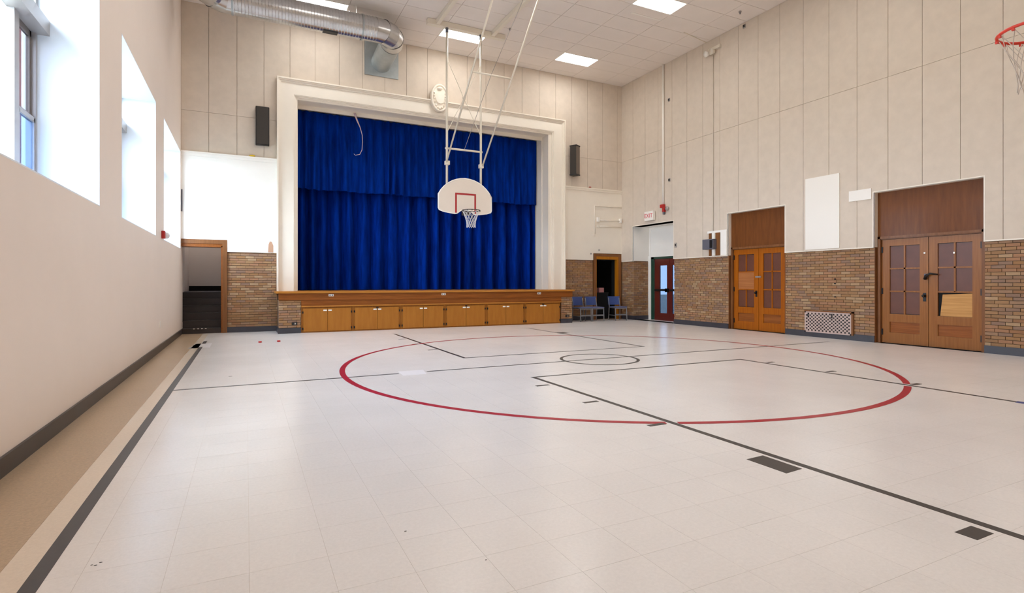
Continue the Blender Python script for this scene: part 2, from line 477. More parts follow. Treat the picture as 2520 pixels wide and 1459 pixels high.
for (x, yv, s) in ((0.704, 2.628, 0.004), (-0.57, 2.92, 0.004), (-0.585, 2.90, 0.004), (-0.60, 2.91, 0.003), (-0.184, 8.005, 0.014), (0.95, 2.2, 0.003)):
    MB().prism([(x + s * math.cos(a * PI / 3) * 1.6, yv + s * math.sin(a * PI / 3)) for a in range(6)], 'Z', -0.0005, 0.0012).build('scuff_mark', M['black_line'], fl)

# ------------------------------------------------------------------ ceiling and its lamps
cl = MB().box(XL - 0.7, 12.5, YF - 0.3, YB + 0.4, ZC + 0.012, ZC + 0.3).build('ceiling', M['ceilgrid'], base=(5, 7, ZC))
tag(cl, 'off-white ceiling of rectangular acoustic tiles', 'ceiling', kind='structure')
CX = [8.35 + 1.22 * k for k in range(-8, 3)] + [XR + 0.02]
CYs = [13.55 + 0.61 * k for k in range(-24, 4)]
LX, LY = (1.03, 4.69, 8.35), (13.55, 9.89, 6.23, 2.57)
ct_me = MB().box(-0.605, 0.605, -0.30, 0.30, 0, 0.012).mesh('ceiling_tile', M['ceil'])
for i in range(len(CX) - 1):
    for j in range(len(CYs) - 1):
        x0, x1, y0, y1 = CX[i], CX[i + 1], CYs[j], min(CYs[j + 1], YB)
        if any(abs(x0 - a) < 0.1 for a in LX) and any(abs(y0 - b) < 0.1 for b in LY): continue
        link_copy('ceiling_tile', ct_me, cl, ((x0 + x1) / 2, (y0 + y1) / 2, ZC), ((x1 - x0) / 1.22, (y1 - y0) / 0.61, 1))
where = {(0, 0): 'above the round metal duct by the stage wall', (1, 0): 'behind the far hoop hanger posts', (2, 0): 'over the right end of the stage wall',
         (2, 1): 'nearest the camera above the double doors wall'}
for a, lx in enumerate(LX):
    for b, ly in enumerate(LY):
        lab = 'bright recessed ceiling light panel ' + where.get((a, b), '')
        grp = 'recessed ceiling light panels'
        if (a, b) not in where:
            lab = 'bright recessed ceiling light panel outside the picture over the near court'
        t = thing('ceiling_light', lab, 'ceiling light', (lx + 0.61, ly + 0.305, ZC), group=grp)
        f = MB()
        for (x0, x1, y0, y1) in ((0, 1.22, 0, 0.025), (0, 1.22, 0.585, 0.61), (0, 0.025, 0.025, 0.585), (1.195, 1.22, 0.025, 0.585)):
            f.box(lx + x0, lx + x1, ly + y0, ly + y1, ZC - 0.006, ZC + 0.01)
        f.build('frame', M['white'], t)
        MB().box(lx + 0.02, lx + 1.2, ly + 0.02, ly + 0.59, ZC + 0.001, ZC + 0.009).build('diffuser', M['lamp'], t)

# ------------------------------------------------------------------ walls: panels and bricks
BL, BH, BD = 0.2, 0.061, 0.025
def brick_runs(u0, u1, z0, z1, holes, rnd):
    """running bond between u0..u1: yields (ua, ub, za, zb)"""
    z = z0; i = 0
    while z < z1 - 0.02:
        zb = min(z + BH, z1)
        spans = rect_minus((u0, u1, z, zb), holes)
        spans = [s for s in spans if s[3] - s[2] > 0.02]
        for (a, b, c, d) in spans:
            off = (0.0, 0.5, 0.25, 0.75)[(i % 2) + (2 if rnd.random() < 0.12 else 0)] * BL
            u = a - off
            while u < b - 0.01:
                ua, ub = max(u, a), min(u + BL, b)
                if ub - ua > 0.02: yield (ua + 0.004, ub - 0.004, c + 0.0045, d - 0.0045)
                u += BL
        z = zb; i += 1

# brick unit meshes, one per facing
bx_me = MB().box(-BD / 2, BD / 2, -0.5, 0.5, -0.5, 0.5).mesh('brick', M['brick'])     # faces +-x, length along y
by_me = MB().box(-0.5, 0.5, -BD / 2, BD / 2, -0.5, 0.5).mesh('brick', M['brick'])     # faces +-y, length along x

# --- right wall
D1 = (8.79, 10.50, 0.0, 3.08)      # double door recess (y0,y1,z0,z1)
D2 = (4.89, 6.74, 0.0, 3.08)
AL = (12.56, 14.47, 0.0, 3.10)     # exit alcove
BZ = 1.96                          # top of the brick dado
wr = MB()
for r in rect_minus((YF, YB + 0.3, -0.1, ZC + 0.02), [D1, D2, AL]):
    wr.box(XR + 0.025, XR + 0.34, r[0], r[1], r[2], r[3])
for d in (D1, D2):                 # backs of the door recesses
    wr.box(XR + 0.20, XR + 0.34, d[0], d[1], 2.0, d[3])
wall_right = wr.build('wall_right', M['mortar'], base=(XR, 7, 0))
tag(wall_right, 'right gym wall of cream acoustic panels above a buff brick dado', 'wall', kind='structure')
PSEAM, PF = 5.36, XR - 0.03
ys = [8.924 + 0.615 * k for k in range(-16, 11)]
pm = MB().box(PF + 0.022, XR + 0.03, YF, YB, BZ, ZC)      # batten layer seen in the joints
wr2 = MB()
for r in rect_minus((YF, YB, BZ, ZC), [D1, D2, AL]):
    wr2.box(PF + 0.016, XR + 0.03, r[0], r[1], r[2], r[3])
wr2.build('panel_batten', M['seam'], wall_right)
for k in range(len(ys)):
    y0, y1 = ys[k], min(ys[k] + 0.615, YB)
    if y1 - y0 < 0.05: continue
    y0 = max(y0, YF)
    for (z0, z1) in ((BZ, PSEAM), (PSEAM, ZC)):
        rs = rect_minus((y0 + 0.004, y1 - 0.004, z0 + 0.003, z1 - 0.003), [D1, D2, AL])
        if not rs: continue
        p = MB()
        for r in rs: p.box(PF, PF + 0.018, r[0], r[1], r[2], r[3])
        p.build('wall_panel', M['panel'], wall_right)
tr = MB()                          # thin white bead under the panels
for r in rect_minus((YF, YB, BZ - 0.014, BZ + 0.008), [D1, D2, AL]):
    tr.box(PF - 0.006, XR + 0.03, r[0], r[1], r[2], r[3])
for d in (D1, D2, AL):
    tr.box(PF - 0.004, XR + 0.03, d[0] - 0.022, d[0], BZ, d[3] + 0.02).box(PF - 0.004, XR + 0.03, d[1], d[1] + 0.022, BZ, d[3] + 0.02).box(PF - 0.004, XR + 0.03, d[0], d[1], d[3], d[3] + 0.02)
tr.build('panel_bead', M['cream'], wall_right)
for d in (D1, D2):                 # painted returns of the door recesses above the dado
    q = MB()
    q.box(XR - 0.01, XR + 0.19, d[1] - 0.008, d[1] + 0.01, BZ, d[3] - 0.006).box(XR - 0.01, XR + 0.19, d[0] - 0.01, d[0] + 0.008, BZ, d[3] - 0.006).box(XR - 0.01, XR + 0.19, d[0], d[1], d[3] - 0.006, d[3] + 0.01)
    q.build('recess_return', M['cream'], wall_right)
    MB().box(XR + 0.003, XR + 0.19, d[1] - 0.008, d[1] + 0.01, 0, BZ).box(XR + 0.003, XR + 0.19, d[0] - 0.01, d[0] + 0.008, 0, BZ).build('recess_lining', M['wood_frame'], wall_right)
rnd = random.Random(5)
lst = []
for (ua, ub, za, zb) in brick_runs(2.4, YB, 0.13, BZ - 0.015, [(D1[0] - 0.0, D1[1], 0, 3), (D2[0], D2[1], 0, 3), (AL[0], AL[1], 0, 3)], rnd):
    cy = (ua + ub) / 2; D = XR * SY + cy * CY
    vis = (XR * CY - cy * SY) / D < 0.94
    lst.append((D if vis else 1e3, ua, ub, za, zb))
lst.sort()
rb = MB()
for k, (d, ua, ub, za, zb) in enumerate(lst):
    if k < 300 and d < 900:
        o = link_copy('brick', bx_me, wall_right, (XR + 0.0125 + rnd.uniform(-0.002, 0.002), (ua + ub) / 2, (za + zb) / 2), (1, ub - ua, zb - za))
    else:
        e = rnd.uniform(-0.002, 0.002)
        rb.box(XR + e, XR + 0.025 + e, ua, ub, za, zb)
rb.build('bricks', M['brick'], wall_right, stuff=True)

# --- exit alcove in the right wall
AX = 12.24
al = MB()
al.box(XR + 0.025, AX + 0.2, AL[1] + 0.025, AL[1] + 0.3, 0, AL[3] + 0.2)           # far cheek backing
al.box(XR + 0.34, AX + 0.2, AL[0] - 0.3, AL[0] - 0.002, 0, AL[3] + 0.2)            # near cheek backing
al.build('alcove_cheek', M['mortar'], wall_right)
al = MB()
al.box(XR - 0.01, AX + 0.1, AL[1] - 0.022, AL[1] + 0.025, BZ, AL[3])                       # painted cheek above bricks
al.box(XR + 0.03, AX + 0.1, AL[0] - 0.01, AL[0] + 0.012, 0.0, AL[3])
al.box(XR + 0.0, AX + 0.2, AL[0], AL[1], AL[3], AL[3] + 0.05)                       # alcove ceiling
al.box(AX, AX + 0.08, AL[0], AL[1], 2.13, AL[3])                                    # white panel above the exit door
al.box(AX - 0.02, AX, AL[0], 14.42, 3.02, 3.08).box(AX - 0.02, AX, 14.35, 14.42, 2.13, 3.02)
al.box(AX - 0.02, AX, AL[0], 14.42, 2.09, 2.14)
al.box(AX - 0.03, AX + 0.1, 14.33, 14.47, 0.0, 2.13)                                # white jamb strip
al.build('alcove_panel', M['plaster'], wall_right)
ab = MB()
for (ua, ub, za, zb) in brick_runs(XR, AX, 0.13, BZ - 0.015, [], rnd):
    ab.box(ua, ub, AL[1] - 0.014, AL[1] + 0.02, za, zb)
ab.build('alcove_bricks', M['brick'], wall_right, stuff=True)

# --- stage wall
PO = (1.19, 8.68, 0.0, 5.97)       # proscenium opening (x0,x1,z0,z1)
DL = (XL - 0.1, -0.55, 0.0, 2.13)  # stair doorway
DR = (10.52, 11.44, 0.0, 2.03)     # dark doorway
LEDGE = 4.36
wb = MB()
for r in rect_minus((XL - 0.7, XR + 0.34, -0.1, ZC + 0.02), [(PO[0] - 0.04, PO[1] + 0.04, 0, PO[3] + 0.04), DL, DR]):
    wb.box(r[0], r[1], YB + 0.025, YB + 0.32, r[2], r[3])
wall_back = wb.build('wall_back', M['mortar'], base=(5, YB, 0))
tag(wall_back, 'stage end wall with cream panels above white plaster and buff brick', 'wall', kind='structure')
b2 = MB()
for r in rect_minus((XL, XR, LEDGE, ZC), [(PO[0] - 0.04, PO[1] + 0.04, 0, PO[3] + 0.04)]):
    b2.box(r[0], r[1], YB - 0.012, YB + 0.03, r[2], r[3])
b2.build('panel_batten', M['seam'], wall_back)
FR = (0.70, 9.24, 0, 6.47)         # outer edge of the proscenium casing
xs = [-0.813 + 0.61 * k for k in range(-1, 21)]
for x in xs:
    x0, x1 = max(x, XL), min(x + 0.61, XR - 0.02)
    if x1 - x0 < 0.05: continue
    for (z0, z1) in ((LEDGE, PSEAM), (PSEAM, ZC)):
        rs = rect_minus((x0 + 0.004, x1 - 0.004, z0 + 0.003, z1 - 0.003), [FR])
        if not rs: continue
        p = MB()
        for r in rs: p.box(r[0], r[1], YB - 0.03, YB - 0.012, r[2], r[3])
        p.build('wall_panel', M['panel'], wall_back)
# white plaster below the ledge, both sides of the stage
for (a, b, hole, nm) in ((XL, 0.70, (XL - 1, -0.42, 0, 2.28), 'plaster_field'), (9.24, XR, (10.40, 11.56, 0, 2.22), 'plaster_field')):
    p = MB()
    for r in rect_minus((a, b, BZ + 0.03, LEDGE), [hole]):
        p.box(r[0], r[1], YB - 0.035, YB + 0.03, r[2], r[3])
    p.build(nm, M['plaster'] if a < 5 else M['cream'], wall_back)
    q = MB().box(a, b, YB - 0.085, YB, LEDGE - 0.02, LEDGE + 0.02).box(a, b, YB - 0.06, YB, LEDGE - 0.085, LEDGE - 0.02)
    q.build('ledge_moulding', M['plaster'] if a < 5 else M['cream'], wall_back)
lst = []
for (a, b, holes) in ((-0.42, 0.72, []), (9.20, 10.40, [])):
    for (ua, ub, za, zb) in brick_runs(a, b, 0.13, BZ + 0.03, holes, rnd):
        hid = a > 5 and za < 1.0 and ub < 9.6
        lst.append((1 if hid else 0, ua, ub, za, zb))
lst.sort(key=lambda t: t[0])
rb = MB()
for k, (h, ua, ub, za, zb) in enumerate(lst):
    if k < 300:
        link_copy('brick', by_me, wall_back, ((ua + ub) / 2, YB + 0.0125 + rnd.uniform(-0.002, 0.002), (za + zb) / 2), (ub - ua, 1, zb - za))
    else:
        rb.box(ua, ub, YB, YB + 0.025, za, zb)
if rb.v: rb.build('bricks', M['brick'], wall_back, stuff=True)

# --- left wall with three deep window openings
wl = MB()
holes = [(a, b, WZ0, WZ1) for (a, b) in WINS]
for r in rect_minus((YF, YB + 0.3, -0.1, ZC + 0.02), holes):
    wl.box(XL - 0.64, XL, r[0], r[1], r[2], r[3])
wall_left = wl.build('wall_left', M['drywall'], base=(XL, 7, 0))
tag(wall_left, 'smooth beige left wall with three deep window openings', 'wall', kind='structure')
ob = MB()
for r in rect_minus((YF, YB + 0.3, -0.1, ZC + 0.4), holes):
    ob.box(XL - 0.74, XL - 0.641, r[0], r[1], r[2], r[3])
ob.build('outer_brick_skin', M['out_brick'], wall_left)
for (a, b) in WINS:
    q = MB()
    q.box(XL - 0.62, XL + 0.001, a, a + 0.012, WZ0, WZ1).box(XL - 0.62, XL + 0.001, b - 0.012, b, WZ0, WZ1)
    q.box(XL - 0.62, XL + 0.001, a, b, WZ1 - 0.012, WZ1).box(XL - 0.62, XL + 0.001, a, b, WZ0, WZ0 + 0.012)
    q.build('window_reveal', M['reveal'], wall_left)
# --- wall behind the camera
wf = MB().box(XL - 0.7, XR + 0.4, YF - 0.3, YF, -0.1, ZC + 0.02).build('wall_front', M['panel'], base=(5, YF, 0))
tag(wf, 'plain cream end wall behind the camera', 'wall', kind='structure')

# --- windows
for n, (a, b) in enumerate(WINS):
    t = thing('window_%d' % (n + 1), ['large near window with pale grey frame and tinted lower sash', 'middle deep-set window in the beige left wall',
              'far deep-set window next to the white stage-side wall'][n], 'window', (WX, (a + b) / 2, WZ0), kind='structure')
    f = MB(); x0, x1 = WX - 0.05, WX + 0.03
    f.box(x0, x1, a + 0.012, a + 0.06, WZ0, WZ1).box(x0, x1, b - 0.06, b - 0.012, WZ0, WZ1)
    f.box(x0, x1, a, b, WZ0 + 0.012, WZ0 + 0.06).box(x0, x1, a, b, WZ1 - 0.06, WZ1 - 0.012)
    f.box(x0, x1, a + 0.50, a + 0.62, WZ0, WZ1).box(x0, x1, b - 0.62, b - 0.50, WZ0, WZ1)
    f.build('window_frame', M['alum'], t)
    MB().box(WX - 0.03, WX + 0.13, a + 0.012, b - 0.012, 3.74, 3.89).build('transom_bar', M['alum'], t)
    for (s0, s1) in ((a + 0.06, a + 0.50), (b - 0.50, b - 0.06)):
        g = MB(); sx0, sx1 = WX - 0.035, WX - 0.005
        g.box(sx0, sx1, s0, s0 + 0.045, 2.87, 3.74).box(sx0, sx1, s1 - 0.045, s1, 2.87, 3.74).box(sx0, sx1, s0, s1, 3.68, 3.74).box(sx0, sx1, s0, s1, 2.85, 2.91)
        sa = g.build('upper_sash', M['alum_dark'], t)
        MB().box(WX - 0.022, WX - 0.018, s0 + 0.04, s1 - 0.04, 2.9, 3.69).build('pane', M['sky_dim'], sa)
        g = MB(); sx0, sx1 = WX - 0.005, WX + 0.025
        g.box(sx0, sx1, s0, s0 + 0.03, WZ0 + 0.05, 2.87).box(sx0, sx1, s1 - 0.03, s1, WZ0 + 0.05, 2.87).box(sx0, sx1, s0, s1, 2.83, 2.88).box(sx0, sx1, s0, s1, WZ0 + 0.05, WZ0 + 0.09)
        sa = g.build('lower_sash', M['alum'], t)
        MB().box(WX + 0.008, WX + 0.012, s0 + 0.03, s1 - 0.03, WZ0 + 0.08, 2.84).build('pane', M['tint'], sa)
        MB().box(WX - 0.022, WX - 0.018, s0, s1, 3.89, WZ1 - 0.06).build('transom_pane', M['glass'], t)
    MB().box(WX - 0.022, WX - 0.018, a + 0.62, b - 0.62, WZ0 + 0.06, 3.74).build('centre_pane', M['glass'], t)
    MB().box(WX - 0.022, WX - 0.018, a + 0.62, b - 0.62, 3.89, WZ1 - 0.06).build('transom_pane', M['glass'], t)

# --- baseboards
bb = MB().box(XL, XL + 0.02, YF, YB, 0.0, 0.125).build('baseboard_left', M['basebrown'], base=(XL, 7, 0))
tag(bb, 'dark brown-black vinyl baseboard along the beige left wall', 'baseboard', kind='structure')
bb = MB()
for (a, b) in ((2.2, D2[0]), (D2[1], D1[0]), (D1[1], AL[0]), (AL[1], YB)):
    bb.box(XR - 0.014, XR + 0.025, a, b, 0.0, 0.135)
bb.box(XR, AX - 0.03, AL[1] - 0.026, AL[1] + 0.02, 0, 0.135)
bb = bb.build('baseboard_right', M['base'], base=(XR, 7, 0)); tag(bb, 'dark slate baseboard under the brick of the right wall', 'baseboard', kind='structure')
bb = MB().box(-0.45, 0.72, YB - 0.014, YB + 0.025, 0, 0.135).box(9.0, 10.42, YB - 0.014, YB + 0.025, 0, 0.135)
bb = bb.build('baseboard_back', M['base'], base=(0, YB, 0)); tag(bb, 'dark slate baseboard under the brick beside the stage', 'baseboard', kind='structure')

# ------------------------------------------------------------------ proscenium casing
pr = thing('trim_1', 'wide cream moulded casing framing the blue stage curtain', 'proscenium', (4.97, YB, 1.02), kind='structure')
def loop(x0, x1, z1, wd, y0, y1, z0=1.02):
    return MB().box(x0, x0 + wd, y0, y1, z0, z1).box(x1 - wd, x1, y0, y1, z0, z1).box(x0 + wd, x1 - wd, y0, y1, z1 - wd, z1)
def nest(x0, x1, z1, steps, name, m):
    mb = MB()
    for (i0, i1, y0) in steps:
        s = loop(x0 + i0, x1 - i0, z1 - i0, i1 - i0, y0, YB + 0.03)
        mb.add(s.v, s.f)
    return mb.build(name, m, pr)
nest(FR[0], FR[1], FR[3], [(0.0, 0.035, YB - 0.17), (0.035, 0.075, YB - 0.135), (0.075, 0.105, YB - 0.12)], 'outer_moulding', M['cream'])
nest(FR[0], FR[1], FR[3], [(0.105, 0.40, YB - 0.10)], 'flat_casing', M['cream'])
nest(FR[0], FR[1], FR[3], [(0.40, 0.425, YB - 0.085), (0.425, 0.455, YB - 0.06), (0.455, 0.495, YB - 0.035)], 'inner_moulding', M['cream'])
YC = 16.0                           # plane of the curtain
rv = MB().box(PO[0] - 0.035, PO[0], YB - 0.02, YC + 0.5, 1.02, PO[3]).box(PO[1] + 0.036, PO[1] + 0.075, YB - 0.022, YB + 0.02, 1.02, PO[3] + 0.03).box(PO[1], PO[1] + 0.035, YB - 0.02, YC + 0.5, 1.02, PO[3]).box(PO[0] - 0.035, PO[1] + 0.035, YB - 0.02, YC + 0.5, PO[3], PO[3] + 0.035)
rv.build('reveal_lining', M['cream'], pr)
rv = MB().box(PO[0], PO[0] + 0.045, YC - 0.52, YC - 0.46, 1.02, PO[3]).box(PO[1] - 0.02, PO[1], YC - 0.52, YC - 0.46, 1.02, PO[3]).box(PO[0] + 0.045, PO[1] - 0.02, YC - 0.52, YC - 0.46, PO[3] - 0.10, PO[3])
rv.build('reveal_stop', M['cream'], pr)

# oval cartouche at the head of the casing
cc = (4.99, YB - 0.10, 6.53); md = thing('cartouche', 'cream oval relief cartouche at the head of the stage casing', 'ornament', (cc[0], YB - 0.17, 6.13))
def ell(rx, rz, n=36): return [(cc[0] + rx * math.cos(2 * PI * k / n), cc[2] + rz * math.sin(2 * PI * k / n)) for k in range(n)]
MB().prism(ell(0.265, 0.40), 'Y', YB - 0.21, YB - 0.12).build('backplate', M['cream'], md)
MB().tube([(p[0], YB - 0.215, p[1]) for p in ell(0.235, 0.37)], 0.03, 8, closed=True).build('rim', M['cream'], md, smooth=True)
MB().prism(ell(0.13, 0.17), 'Y', YB - 0.245, YB - 0.2).build('shield', M['cream'], md)
MB().ball((cc[0], YB - 0.22, cc[2] + 0.27), 0.085, 0.05, 0.05).build('crest_boss', M['cream'], md, smooth=True)
MB().box(cc[0] - 0.11, cc[0] + 0.11, YB - 0.235, YB - 0.2, cc[2] - 0.085, cc[2] - 0.045).build('cross_band', M['cream'], md)
for k in range(9):
    a = PI + PI * k / 8
    MB().ball((cc[0] + 0.165 * math.cos(a), YB - 0.22, cc[2] - 0.02 + 0.28 * math.sin(a)), 0.03, 0.035, 0.036, 8, 5).build('leaf_boss', M['cream'], md, smooth=True)
for sx in (-1, 1):
    for zz in (0.05, 0.13):
        MB().ball((cc[0] + sx * 0.17, YB - 0.22, cc[2] + zz), 0.028, 0.035, 0.03, 8, 5).build('leaf_boss', M['cream'], md, smooth=True)

# ------------------------------------------------------------------ stage front
YS = 14.20
st = thing('stage', 'wooden stage platform with oak nosing and fascia below the curtain', 'stage', (4.9, YS, 0), kind='structure')
MB().box(0.64, 9.07, YS - 0.07, YB - 0.0, 0.972, 1.02).box(PO[0], PO[1], YB, 20.0, 0.972, 1.02).build('deck_nosing', M['nosing'], st)
MB().box(0.70, 9.02, YS - 0.02, YS + 0.03, 0.80, 0.972).build('fascia_board', M['fascia'], st)
MB().box(1.21, 8.63, YS, YS + 0.04, 0.665, 0.80).build('lower_fascia_board', M['fascia'], st)
MB().box(1.21, 8.63, YS - 0.03, YS + 0.04, 0.635, 0.665).build('fascia_moulding', M['nosing'], st)
for (a, b, nm) in ((0.70, 1.21, 'left'), (8.63, 9.02, 'right')):
    pi_ = MB().box(a + 0.02, b - 0.005, YS + 0.03, YB, 0.0, 0.80).build('brick_pier', M['mortar'], st)
    bk = [(ua, ub, za, zb) for (ua, ub, za, zb) in brick_runs(a, b, 0.135, 0.795, [], rnd)]
    for (ua, ub, za, zb) in bk:
        link_copy('brick', by_me, pi_, ((ua + ub) / 2, YS + 0.0185, (za + zb) / 2), (ub - ua, 1, zb - za))
    for (ua, ub, za, zb) in brick_runs(YS + 0.03, YB, 0.135, 0.795, [], rnd):
        xx = a + 0.0085 if nm == 'left' else b - 0.0085
        if nm == 'right': link_copy('brick', bx_me, pi_, (xx, (ua + ub) / 2, (za + zb) / 2), (1, ub - ua, zb - za))
    MB().box(a - 0.012, b, YS - 0.005, YB, 0, 0.13).build('pier_base', M['base'], pi_)
# cabinets below the stage: six units of two doors
CW = (8.61 - 1.21) / 12
cabl = ['pair of birch stage-front cabinet doors next to the left brick pier', 'second pair of birch cabinet doors from the left brick pier',
        'third pair of birch cabinet doors from the left brick pier', 'fourth pair of birch cabinet doors from the left, straight below the hoop',
        'second pair of birch cabinet doors from the right brick pier', 'pair of birch stage-front cabinet doors next to the right brick pier']
for u in range(6):
    x0 = 1.21 + u * 2 * CW
    c = thing('storage_cabinet', cabl[u], 'cabinet', (x0 + CW, YS, 0), group='birch cabinets built into the stage front')
    MB().box(x0 + 0.002, x0 + 2 * CW - 0.002, YS + 0.02, YS + 0.55, 0.0, 0.634).build('body', M['cabframe'], c)
    for k in range(2):
        d0 = x0 + k * CW
        a, b = (d0 + (0.05 if k == 0 else 0.004), d0 + CW - (0.004 if k == 0 else 0.05))
        if u == 0 and k == 0: a = d0 + 0.05
        dd = MB().box(a, b, YS - 0.004, YS + 0.02, 0.03, 0.60).build('door', M['cab'], c, bevel=0.004)
        hx = a - 0.012 if k == 0 else b + 0.012
        for hz in (0.50, 0.10):
            MB().box(hx - 0.016, hx + 0.016, YS - 0.010, YS + 0.01, hz - 0.026, hz + 0.026).build('hinge', M['iron'], dd)
        px = b - 0.055 if k == 0 else a + 0.055
        MB().box(px - 0.042, px + 0.042, YS - 0.022, YS, 0.527, 0.562).build('latch', M['white'], dd, bevel=0.004)
    if u in (1, 3, 5):
        MB().box(x0 + CW - 0.03, x0 + CW + 0.03, YS - 0.02, YS, 0.57, 0.60).build('padlock_hasp', M['iron'], c)
for k, (x, lab) in enumerate(((1.91, 'left'), (4.86, 'middle'), (7.845, 'right'))):
    t = thing('outlet_plate', 'small white outlet plate, %s one of three on the stage fascia' % lab, 'outlet', (x, YS - 0.02, 0.92), group='outlet plates on the stage fascia')
    MB().box(x - 0.06, x + 0.06, YS - 0.028, YS - 0.02, 0.892, 0.948).build('plate', M['white'], t)
    for s in (-1, 1):
        MB().box(x + s * 0.028 - 0.014, x + s * 0.028 + 0.014, YS - 0.031, YS - 0.028, 0.905, 0.935).build('socket', M['grey'], t)
for (x, z, lab) in ((1.06, 0.235, 'black wall socket low on the left brick pier of the stage'), (8.84, 0.215, 'black wall socket low on the right brick pier of the stage')):
    t = thing('floor_socket', lab, 'outlet', (x, YS, z))
    MB().box(x - 0.06, x + 0.06, YS - 0.014, YS + 0.01, z - 0.035, z + 0.035).build('plate', M['plug'], t)
    MB().box(x + 0.0, x + 0.03, YS - 0.019, YS - 0.014, z - 0.018, z + 0.018).build('cover', M['steel'], t)

# ------------------------------------------------------------------ curtain and valance
def drape(name, x0, x1, z0, z1, yb, amp, pitch, seed, m, hem=0.0, flare=0.35, nz=14, edge=0.0):
    r = random.Random(seed); n = int((x1 - x0) / 0.012)
    folds = []; x = x0
    while x < x1 + pitch:
        folds.append((x, r.uniform(0.55, 1.25), r.uniform(-0.25, 0.25))); x += pitch * r.uniform(0.65, 1.4)
    cent = [f[0] for f in folds]
    vs = []; fs = []
    for j in range(nz + 1):
        t = j / nz; z = z1 + (z0 - z1) * t
        grow = 0.45 + 0.55 * min(1, t * 1.6)
        for i in range(n + 1):
            xx = x0 + (x1 - x0) * i / n
            k = 0
            while k + 1 < len(cent) and cent[k + 1] <= xx: k += 1
            a, b = cent[k], cent[min(k + 1, len(cent) - 1)]
            ph = (xx - a) / (b - a) if b > a else 0
            ph = ph + folds[k][2] * 0.3 * math.sin(2 * PI * ph) * (0.4 + 0.6 * t)
            s = 0.5 - 0.5 * math.cos(2 * PI * ph)
            s = s ** 0.75
            d = amp * grow * s * (folds[k][1] * (1 - ph) + folds[min(k + 1, len(folds) - 1)][1] * ph)
            e = min(xx - x0, x1 - xx)
            if e < 0.12: d = max(d, amp * edge * (1 - e / 0.12))
            d += 0.018 * math.sin(xx * 23 + 1.7 * math.sin(z * 0.8)) * grow
            dx = flare * 0.06 * math.sin(xx * 2.3 + seed) * t
            zz = z + (hem * math.sin(xx * 5.1 + seed) if j == nz else 0)
            vs.append((min(max(xx + dx, x0), x1), yb - d, zz))
    for j in range(nz):
        for i in range(n):
            p = j * (n + 1) + i
            fs.append((p, p + 1, p + n + 2, p + n + 1))
    return MB().add(vs, fs).build(name, m, smooth=True, base=((x0 + x1) / 2, yb, z0))
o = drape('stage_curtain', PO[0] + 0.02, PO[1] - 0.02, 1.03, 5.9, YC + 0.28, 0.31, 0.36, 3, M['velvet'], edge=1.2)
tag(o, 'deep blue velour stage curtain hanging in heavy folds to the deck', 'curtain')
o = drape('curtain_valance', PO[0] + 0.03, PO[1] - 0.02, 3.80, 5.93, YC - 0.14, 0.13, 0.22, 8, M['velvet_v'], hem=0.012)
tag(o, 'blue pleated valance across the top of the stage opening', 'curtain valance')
o = MB().tube([(2.70, 15.42, 5.93), (2.76, 15.42, 5.75), (2.85, 15.42, 5.55), (2.905, 15.42, 5.35), (2.915, 15.42, 5.15), (2.90, 15.42, 4.93), (2.84, 15.42, 4.80), (2.72, 15.42, 4.765), (2.68, 15.42, 4.80)],
              [0.03, 0.022, 0.012, 0.01, 0.009, 0.009, 0.008, 0.007, 0.006], 6).build('hanging_cord', mat('pale_cord', (196, 172, 178), 0.7), smooth=True, base=(2.8, 15.42, 4.76))
tag(o, 'pale frayed cord hanging in a hook over the blue valance', 'cord')
# backstage shell so no daylight leaks round the drapes
bs = MB().box(-0.45, 12.2, 20.0, 20.1, -0.1, 8.3).box(12.0, 12.1, YB + 0.32, 20.1, -0.1, 8.3).box(-0.5, 12.1, YB + 0.32, 20.1, 8.2, 8.3).box(-0.45, -0.40, YB + 0.32, 20.1, -0.1, 8.3).box(-0.45, 12.0, YB + 0.05, 20, -0.1, -0.02)
bs.box(9.3, 9.4, YB + 0.32, 20, 0, 8.2)
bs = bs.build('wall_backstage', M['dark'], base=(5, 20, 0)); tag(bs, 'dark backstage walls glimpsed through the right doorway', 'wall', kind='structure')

# ------------------------------------------------------------------ stair doorway at the left of the stage
d = thing('door_1', 'oak-cased doorway with dark steps up to the stage', 'doorway', (-0.95, YB, 0), kind='structure')
MB().box(-0.52, -0.42, YB - 0.045, YB + 0.02, 0, 2.18).box(XL, -0.42, YB - 0.045, YB + 0.02, 2.18, 2.28).build('casing', M['wood_frame'], d)
MB().box(-0.55, -0.52, YB - 0.02, YB + 0.32, 0, 2.13).box(XL, -0.52, YB - 0.02, YB + 0.32, 2.10, 2.18).build('jamb', M['wood_inset'], d)
sw = MB().box(-1.75, -1.65, YB + 0.3, 16.7, -0.1, 4.0).box(-1.75, -1.46, 16.68, 18.0, -0.1, 4.0).box(-1.75, -0.45, 17.9, 18.0, -0.1, 4.0).box(-0.50, -0.45, YB + 0.3, 18.0, -0.1, 4.0).box(-1.75, -0.4, YB + 0.3, 18, 3.4, 3.5)
sw.box(-1.75, -0.4, YB + 0.06, 18.0, -0.15, -0.005)
sw = sw.build('wall_stairwell', M['stairgrey'], base=(-0.9, 17.9, 0)); tag(sw, 'grey painted stairwell wall seen through the oak-cased doorway', 'wall', kind='structure')
lt_ = thing('added_stairwell_lamp', 'unseen globe lamp added to brighten the stairwell behind the oak-cased doorway', 'lamp', (-0.95, 16.9, 3.4))  # out of sight, added only to brighten the stairwell
MB().tube([(-0.95, 16.9, 3.36), (-0.95, 16.9, 3.4)], 0.09, 14).build('base', M['white'], lt_)
MB().ball((-0.95, 16.9, 3.27), 0.11, 0.11, 0.10, 14, 8).build('globe', emit('added_globe_glow', (255, 246, 236), 7.0), lt_, smooth=True)
